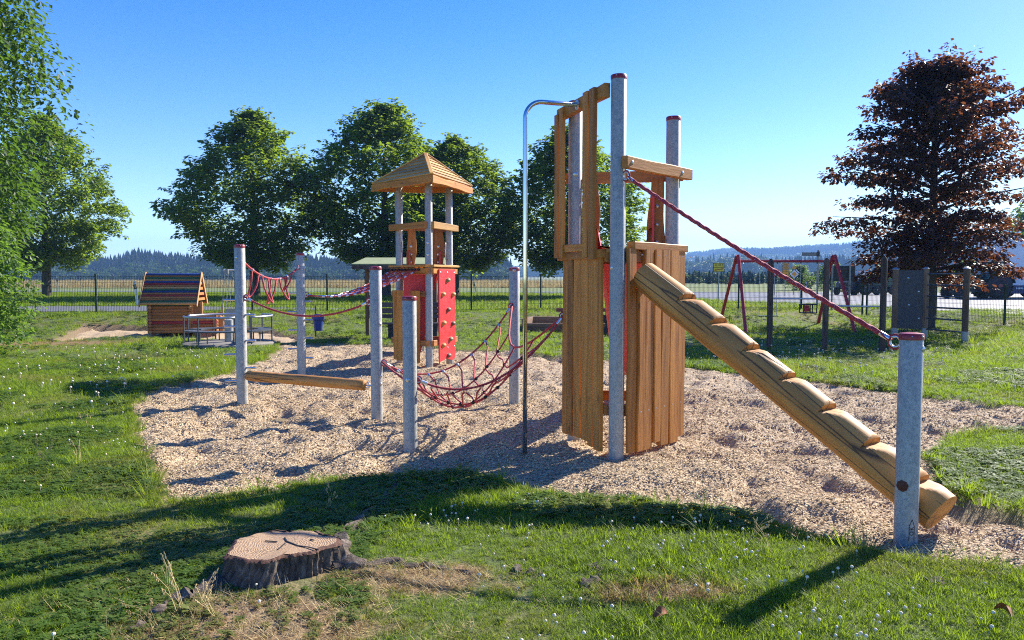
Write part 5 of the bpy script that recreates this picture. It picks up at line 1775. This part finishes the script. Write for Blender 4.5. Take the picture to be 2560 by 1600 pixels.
plate('back_plate', ts_, 11.4, 42, 2.18, .62, .49, 'sign_black')
plate('upper_panel', ts_, 11.4, 41.985, 2.295, .57, .205, 'sign_yellow')
plate('lower_panel', ts_, 11.4, 41.985, 2.065, .57, .205, 'sign_yellow')
letter(ts_, 'B 258', .14, 11.36, 41.972, 2.30)
arrow(ts_, [(0, -.06), (0, .03)], .022, 11.62, 41.97, 2.295)
letter(ts_, 'Kesenfeld', .115, 11.4, 41.972, 2.065)
b = MB(); b.box((11.4, 41.97, 2.065), (.56, .004, .022), Matrix.Rotation(R(-16), 3, 'Y')); b.build('red_stroke', 'sign_red', ts_)
ys_ = sign_base('yield_sign', 'white triangular give way sign with red border, point down', 18.98, 55, 2.1)
MB().prism([(-.30, .22), (.30, .22), (0, -.30)], .02, lambda x, y, w: Vector((18.98 + x, 54.96 - w, 1.98 + y))).build('border', 'sign_red', ys_)
MB().prism([(-.20, .165), (.20, .165), (0, -.185)], .012, lambda x, y, w: Vector((18.98 + x, 54.937 - w, 1.98 + y))).build('face', 'sign_white', ys_)
us_ = sign_base('detour_sign', 'orange detour signs stacked on a pole, lowest reading U20', 18.66, 52, 2.5)
for nm, z, h in (('top_plate', 2.52, .17), ('middle_plate', 2.31, .19), ('main_plate', 1.87, .64)):
    plate('back_plate', us_, 18.66, 51.965, z, .44, h, 'sign_black', .012)
    plate(nm, us_, 18.66, 51.955, z, .405, h - .03, 'sign_orange', .012)
letter(us_, 'U20', .17, 18.66, 51.946, 2.04)
arrow(us_, [(-.09, -.16), (-.09, .02), (.03, .02)], .035, 18.66, 51.945, 1.80)
letter(us_, 'Bedarfs', .085, 18.66, 51.946, 2.52)
letter(us_, 'umleitung', .075, 18.66, 51.946, 2.31)
ds_ = sign_base('priority_sign', 'white and yellow diamond priority road sign under an orange plate', 20.74, 56, 2.3)
for w, m_, y, nm in ((.33, 'sign_white', 55.96, 'border'), (.19, 'sign_orange', 55.945, 'face')):
    MB().prism([(-w, 0), (0, -w), (w, 0), (0, w)], .012, lambda x, z, d, y=y: Vector((20.74 + x, y - d, 1.88 + z))).build(nm, m_, ds_)
plate('orange_plate', ds_, 20.74, 55.96, 2.36, .28, .18, 'sign_orange')
MB().box((20.98, 55.95, 2.10), (.36, .015, .07), Matrix.Rotation(R(45), 3, 'Y')).build('white_strip', 'sign_white', ds_)
st_ = sign_base('street_sign', 'blank looking grey street name blade on a tall pole', 12.25, 30.5, 2.72, r=.035)
plate('blade', st_, 11.92, 30.5, 2.55, .64, .15, 'sign_back')
MB().box((12.25, 30.5, 2.56), (.09, .09, .19)).build('clamp', 'steel_dark', st_)
nb = thing('notice_board', 'dark back of a large sign board on two steel poles', 'sign board', (12.95, 29.9, .4))
for x in (12.58, 13.27): rod('pole', 'galvanised', nb, (x, 29.9, .2), (x, 29.9, 2.12), .035, 10)
plate('board', nb, 12.96, 29.97, 1.78, 1.08, .6, 'panel_charcoal', .03)
for z in (1.6, 1.95): MB().box((12.96, 29.935, z), (1.04, .03, .03)).build('brace', 'steel_dark', nb)
def marker(name, label, x, y, h, lean):
    t_ = thing(name, label, 'marker post', (x, y, gz(x, y)))
    M = Matrix.Translation((x, y, gz(x, y) - .05)) @ Matrix.Rotation(lean, 4, 'Y')
    def pr(z0, z1, m_, nm, k=1.):
        b = MB().prism([(-.07 * k, -.05 * k), (.07 * k, -.05 * k), (0, .07 * k)], z1 - z0, lambda x, y, w: Vector((x, y, z0 + w)))
        return put(nm, b.mesh(nm, m_), t_, M)
    pr(0, h, 'sign_white', 'body'); pr(h * .68, h * .86, 'sign_black', 'black_band', 1.06)
    MB_ = MB().box((0, -.055, h * .77), (.05, .012, .14)); put('reflector', MB_.mesh('reflector', 'sign_back'), t_, M)
marker('marker_post', 'leaning white road marker post with black band by the lane', -17.3, 35.2, 1.2, R(-7))
marker('marker_post', 'white road marker post beside the tower side of the main road', -2.9, 62, 1.0, R(-12))
marker('marker_post', 'white road marker post at the junction below the detour sign', 24.6, 63.8, 1.0, R(4))
marker('marker_post', 'white road marker post behind the lime trunk by the field', -38.5, 64.5, 1.5, 0)

# ================================================================== vehicles
def wheel(par, x, y, z, r, w, rimmat, nm='wheel', lug=True):
    o = MB().lathe((x, y - w / 2, z), [(r * .55, 0), (r * .86, -.01), (r * .97, w * .12), (r, w * .3), (r, w * .7), (r * .97, w * .88), (r * .86, w), (r * .55, w)], 28, (0, 1, 0)).build(nm, 'black_rubber', par, 40)
    if lug:
        b = MB()
        for k in range(20):
            a = k * 2 * math.pi / 20
            for s_ in (-1, 1):
                b.box((x + math.cos(a + s_ * .05) * r * .99, y + s_ * w * .24, z + math.sin(a + s_ * .05) * r * .99), (.05, w * .5, r * .09), Matrix.Rotation(-a, 3, 'Y'))
        b.build('tread', 'black_rubber', o)
    MB().lathe((x, y - w / 2 - .012, z), [(r * .57, .03), (r * .54, 0), (r * .45, .05), (r * .2, .06), (r * .16, .01), (.02, 0)], 20, (0, 1, 0)).build('rim', rimmat, o, 40)
    return o
def tractor(name, label, x, y, s, body, rim, glass=True, rot=0):
    """old farm tractor whose bonnet points to -X before turning"""
    t_ = thing(name, label, 'tractor', (x, y, gz(x, y) + .035))
    zg = gz(x, y) + .035
    OFF[t_] = Vector((0, 0, 0)); PW[t_] = Matrix.Identity(4)
    for dy in (-.75, .75): wheel(t_, 0, dy, .78, .78, .38, rim)
    for dy in (-.68, .68): wheel(t_, -2.26, dy, .37, .37, .22, rim)
    MB().prism([(-2.68, .78), (-2.72, 1.28), (-2.6, 1.36), (-.75, 1.42), (-.72, .7), (-1.2, .55), (-2.4, .58)], .62, lambda a, c, w: Vector((a, -.31 + w, c))).build('bonnet', body, t_)
    for k in range(4):
        for dy in (-.315, .315): MB().box((-2.2 + k * .2, dy, 1.05), (.12, .012, .3)).build('louvre', 'black_rubber', t_)
    MB().box((-2.725, 0, 1.02), (.03, .5, .42)).build('grille', 'steel_dark', t_)
    for dy in (-.25, .25): MB().lathe((-2.74, dy, 1.25), [(.07, 0), (.08, .03), (.05, .06)], 10, (-1, 0, 0)).build('headlight', 'sign_white', t_, 40)
    MB().box((-.4, 0, .65), (1.6, .5, .5)).build('gearbox', 'tractor_dark', t_)
    MB().box((-2.26, 0, .38), (.14, 1.25, .12)).build('front_axle', 'tractor_dark', t_)
    rod('exhaust', 'steel_dark', t_, (-1.7, .2, 1.35), (-1.7, .2, 2.1), .035)
    for dy in (-.75, .75):
        arc = [(math.cos(R(a)) * .9, .78 + math.sin(R(a)) * .9) for a in range(10, 166, 12)]
        inn = [(p * .96, .78 + (q - .78) * .96) for p, q in reversed(arc)]
        MB().prism(arc + inn, .42, lambda a, c, w, dy=dy: Vector((a, dy - .21 + w, c))).build('fender', body, t_)
    for xx, dy in ((-.72, -.5), (-.72, .5), (.45, -.5), (.45, .5)):
        rod('cab_pillar', body, t_, (xx - (.12 if xx < 0 else 0), dy, 1.3), (xx + (.12 if xx < 0 else 0), dy, 2.3), .035, 8)
    MB().prism([(-.75, 2.28), (.6, 2.28), (.58, 2.37), (-.7, 2.39)], 1.2, lambda a, c, w: Vector((a, -.6 + w, c))).build('cab_roof', 'sign_white', t_)
    for dy in (-.5, .5): MB().prism([(-.74, 1.45), (.42, 1.45), (.42, 2.25), (-.62, 2.25)], .01, lambda a, c, w, dy=dy: Vector((a, dy + w, c))).build('side_window', 'cab_glass', t_)
    MB().prism([(-.48, 0), (.48, 0), (.48, .8), (-.48, .8)], .01, lambda a, c, w: Vector((-.80 + w + c * .14, a, 1.45 + c))).build('windscreen', 'cab_glass', t_)
    MB().box((.2, 0, 1.0), (.45, .5, .1)).build('seat', 'black_rubber', t_)
    for ch in list(t_.children): pass
    t_.rotation_euler = (0, 0, rot); t_.scale = (s, s, s)
    return t_
tractor('tractor', 'dark green tractor with red rims waiting behind the white lorry', 28.95, 46, 1.0, 'tractor_green', 'tractor_rim', rot=R(0))
tractor('tractor', 'dark blue grey tractor pulling a green trailer across the junction', 25.6, 56, .72, 'tractor_dark', 'rim_pale', rot=R(18))
tr_ = thing('farm_trailer', 'low dark green farm trailer behind the far tractor', 'trailer', (27.2, 56.4, .36))
MB().prism([(25.95, .95), (28.5, .95), (28.55, 1.55), (25.9, 1.55)], 1.6, lambda a, c, w: Vector((a, 55.8 + w, c))).build('box', 'trailer_green', tr_)
MB().box((27.1, 56.6, .86), (2.6, 1.0, .14)).build('chassis', 'steel_dark', tr_)
for x in (26.8, 28.0):
    for dy in (55.9, 57.3): wheel(tr_, x, dy, gz(x, dy) + .035 + .36, .36, .22, 'rim_pale', lug=False)
lo = thing('lorry', 'lorry with tall white box body and dark blue skirt', 'lorry', (33, 47.5, .36))
MB().box((33.6, 48.0, 2.65), (7.0, 2.5, 3.0)).build('box_body', 'truck_white', lo)
MB().box((33.6, 48.0, .88), (6.95, 2.44, .5)).build('skirt', 'truck_blue', lo)
for x in (30.25, 36.9):
    MB().box((x, 46.745, 2.65), (.06, .02, 3.0)).build('corner_trim', 'sign_white', lo)
MB().box((31.2, 46.76, .98), (.45, .012, .12)).build('plate', 'sign_white', lo)
for x in (31.9, 35.6):
    for dy in (47.0, 49.0): wheel(lo, x, dy, .365 + .48, .48, .3, 'rim_pale', lug=False)
MB().box((38.1, 48.0, 1.9), (1.7, 2.4, 2.6)).build('cab', 'truck_white', lo)
MB().box((38.3, 46.79, 2.4), (.9, .02, .8)).build('cab_window', 'cab_glass', lo)
wheel(lo, 38.2, 47.0, .845, .48, .3, 'rim_pale', lug=False); wheel(lo, 38.2, 49.0, .845, .48, .3, 'rim_pale', lug=False)

# ================================================================== stump, roots, fallen leaves
t = NT('stump_cut')
v = t.coord('Object')
ln = t.add('ShaderNodeVectorMath', {0: t.add('ShaderNodeMapping', {'Vector': v, 'Location': (-.06, .02, 0), 'Scale': (1, 1.12, 0)}).outputs[0]}, operation='LENGTH').outputs['Value']
wob = t.math('MULTIPLY', t.noise(v, 7, 6, .65), .12)
ringf = t.math('SINE', t.math('MULTIPLY', t.math('ADD', ln, wob), 420.))
c = t.mix(t.math('MULTIPLY_ADD', ringf, .5), (.28, .17, .09), (.46, .315, .175))
c.node.inputs[0].links[0].from_node.inputs[2].default_value = .5
an = t.add('ShaderNodeSeparateXYZ', {0: v}).outputs
ang_ = t.math('ARCTAN2', t.math('SUBTRACT', an[1], -.0), t.math('SUBTRACT', an[0], .08))
rad_ = t.noise(t.add('ShaderNodeCombineXYZ', {0: t.math('MULTIPLY', ang_, 9.), 1: t.math('MULTIPLY', ln, 3.)}).outputs[0], 1.3, 4, .7)
c = t.mix(t.ramp(rad_, [(.36, (.9,) * 3), (.46, (0, 0, 0))]), c, (.10, .055, .03))
c = t.mix(t.ramp(t.noise(v, 5, 4), [(.42, (0, 0, 0)), (.65, (.75,) * 3)]), c, (.30, .2, .125))
t.pbr(c, .85, 0, t.bump(t.math('ADD', ringf, rad_), .4, .004))
t = NT('stump_bark')
v = t.coord('Object', (1, 1, .3))
n = t.noise(v, 24, 6, .7, .5)
t.pbr(t.ramp(n, [(.32, (.022, .016, .013)), (.52, (.12, .09, .065)), (.75, (.34, .28, .22))]), .95, 0, t.bump(n, 1., .03))
paint('bark_edge', (.13, .06, .035), .95, .6, 60, .6)
SX, SY = -1.26, 4.05
su = thing('tree_stump', 'freshly cut tree stump with growth rings and bark, in dry grass', 'tree stump', (SX, SY, 0))
NS = 168
def srad(a):
    return (.265 + .024 * math.sin(2 * a + .6) + .022 * math.sin(3 * a + 1.) + .012 * math.sin(7 * a) + .007 * math.sin(13 * a + 2)) * (1 if not (-.5 < a < .4) else 1 + .06 * math.cos(a * 3))
b = MB(); rows = 12; base_z = -.06; topz = .155
rgs = random.Random(77)
nz = [[rgs.uniform(-1, 1) for _ in range(NS)] for _ in range(rows)]
for i in range(rows):
    f = i / (rows - 1)
    for k in range(NS):
        a = 2 * math.pi * k / NS - math.pi
        fl_ = 1 + .40 * (1 - f) ** 1.6 * (1 + .5 * math.sin(3 * a + .4) + .3 * math.sin(5 * a))
        fur = .021 * (1 - abs(math.sin(a * 23 + 1.2 * math.sin(f * 5)))) + .006 * nz[i][k]
        r_ = srad(a) * fl_ - fur * (1 if i < rows - 1 else .5)
        b.v.append(Vector((r_ * math.cos(a), r_ * math.sin(a) * .93, base_z + (topz - base_z) * f + .006 * nz[i][k] * (i < rows - 1))))
for i in range(rows - 1):
    for k in range(NS):
        l = (k + 1) % NS
        b.f.append((i * NS + k, i * NS + l, (i + 1) * NS + l, (i + 1) * NS + k))
MS = Matrix.Translation((SX, SY, 0))
put('bark', b.mesh('bark', 'stump_bark', 60), su, MS)
b = MB()
b.v.append(Vector((0.02, 0, topz + .006)))
ringsz = (.25, .5, .75, .92)
for q in ringsz:
    for k in range(NS):
        a = 2 * math.pi * k / NS - math.pi; r_ = srad(a) * q
        b.v.append(Vector((r_ * math.cos(a), r_ * math.sin(a) * .93, topz + .006 + .004 * math.sin(r_ * math.cos(a) * 23) * q)))
for k in range(NS): b.f.append((0, 1 + k, 1 + (k + 1) % NS))
for i in range(len(ringsz) - 1):
    for k in range(NS):
        l = (k + 1) % NS
        b.f.append((1 + i * NS + k, 1 + (i + 1) * NS + k, 1 + (i + 1) * NS + l, 1 + i * NS + l))
put('cut_face', b.mesh('cut_face', 'stump_cut', 60), su, MS)
b = MB()
for q, dz in ((.915, .0075), (.965, .006), (1.015, -.004)):
    for k in range(NS):
        a = 2 * math.pi * k / NS - math.pi; r_ = srad(a) * q + .009 * nz[3][k] * (q > .98)
        b.v.append(Vector((r_ * math.cos(a), r_ * math.sin(a) * .93, topz + dz + .003 * nz[4][k])))
for i in range(2):
    for k in range(NS):
        l = (k + 1) % NS
        b.f.append((i * NS + k, (i + 1) * NS + k, (i + 1) * NS + l, i * NS + l))
put('bark_rim', b.mesh('bark_rim', 'bark_edge', 50), su, MS)
crk = MB()
for (x0, y0, x1, y1) in ((.03, .03, .10, -.03), (.10, -.035, .17, -.06), (.17, -.06, .235, -.10), (.03, .03, .0, .09), (.15, .06, .175, .045), (-.02, .02, -.09, .035), (.03, .0, .02, -.1)):
    crk.box(((x0 + x1) / 2, (y0 + y1) / 2, topz + .0095), (math.hypot(x1 - x0, y1 - y0), .006, .004), Matrix.Rotation(math.atan2(y1 - y0, x1 - x0), 3, 'Z'))
put('crack', crk.mesh('crack', 'black_rubber'), su, MS)
def root_mesh(pts, r, nm='root', par=su):
    rgr = random.Random(int(pts[0][0] * 100))
    P_ = []; n = 26
    for i in range(n + 1):
        f = i / n * (len(pts) - 1); k = min(int(f), len(pts) - 2); q = f - k
        x = pts[k][0] * (1 - q) + pts[k + 1][0] * q; y = pts[k][1] * (1 - q) + pts[k + 1][1] * q
        x += .02 * math.sin(i * .9 + pts[0][0]); y += .02 * math.sin(i * .7)
        P_.append(Vector((x, y, gz(x, y) - .012 + .010 * math.sin(i * .8))))
    rr = [r * (1 - .6 * i / n) * rgr.uniform(.75, 1.2) for i in range(n + 1)]
    return MB().tube(P_, rr, 10, rfun=lambda i, a: 1 + .2 * math.sin(a * 5 + i)).build(nm, 'stump_bark', par, 60)
root_mesh([(-.98, 4.2), (-1.05, 4.71), (-1.0, 5.06), (-.93, 5.6), (-.95, 6.15)], .055)
root_mesh([(-.95, 4.02), (-.7, 4.16), (-.49, 4.12), (-.2, 4.04)], .05)
root_mesh([(-1.5, 3.8), (-1.65, 3.6), (-1.72, 3.35)], .06)
for k, (pts, lb) in enumerate((([(.02, 4.06), (.12, 4.03), (.22, 3.97)], 'short grey bit of root surfacing in grass nearest the stump'), ([(.42, 4.08), (.55, 4.06), (.75, 4.05), (.98, 4.03)], 'longest grey root surfacing from the lawn, away from the stump'), ([(.36, 3.86), (.46, 3.95), (.5, 4.02)], 'short brown root branch curving up to the longest root'), ([(2.15, 3.86), (2.28, 3.9), (2.4, 3.88)], 'pale root showing at the chip edge by the near post'))):
    rt = thing('surface_root', lb, 'root', (pts[0][0], pts[0][1], gz(*pts[0])))
    root_mesh(pts, .035, 'root', rt)
paint('leaf_brown', (.26, .075, .022), .7, .3, 20)
for (x, y, lb, a) in ((.68, 3.46, 'curled rust brown fallen leaf in the clover', .4), (2.26, 3.44, 'brown fallen leaf standing in grass by the near post', 2.0)):
    b = MB()
    for i in range(7):
        f = i / 6; w = .03 * math.sin(math.pi * (.08 + .87 * f)) ** .8
        for s_ in (-1, 0, 1):
            b.v.append(Vector((f * .08 - .04, s_ * w * .8, .04 + .02 * math.sin(f * 3) + abs(s_) * w * .8)))
    for i in range(6):
        for s_ in (0, 1): b.f.append((i * 3 + s_, i * 3 + s_ + 1, (i + 1) * 3 + s_ + 1, (i + 1) * 3 + s_))
    o = put('fallen_leaf', b.mesh('fallen_leaf', 'leaf_brown', True), None, Matrix.Translation((x, y, gz(x, y))) @ Matrix.Rotation(a, 4, 'Z') @ Matrix.Rotation(.5, 4, 'X'))
    tag(o, lb, 'leaf')
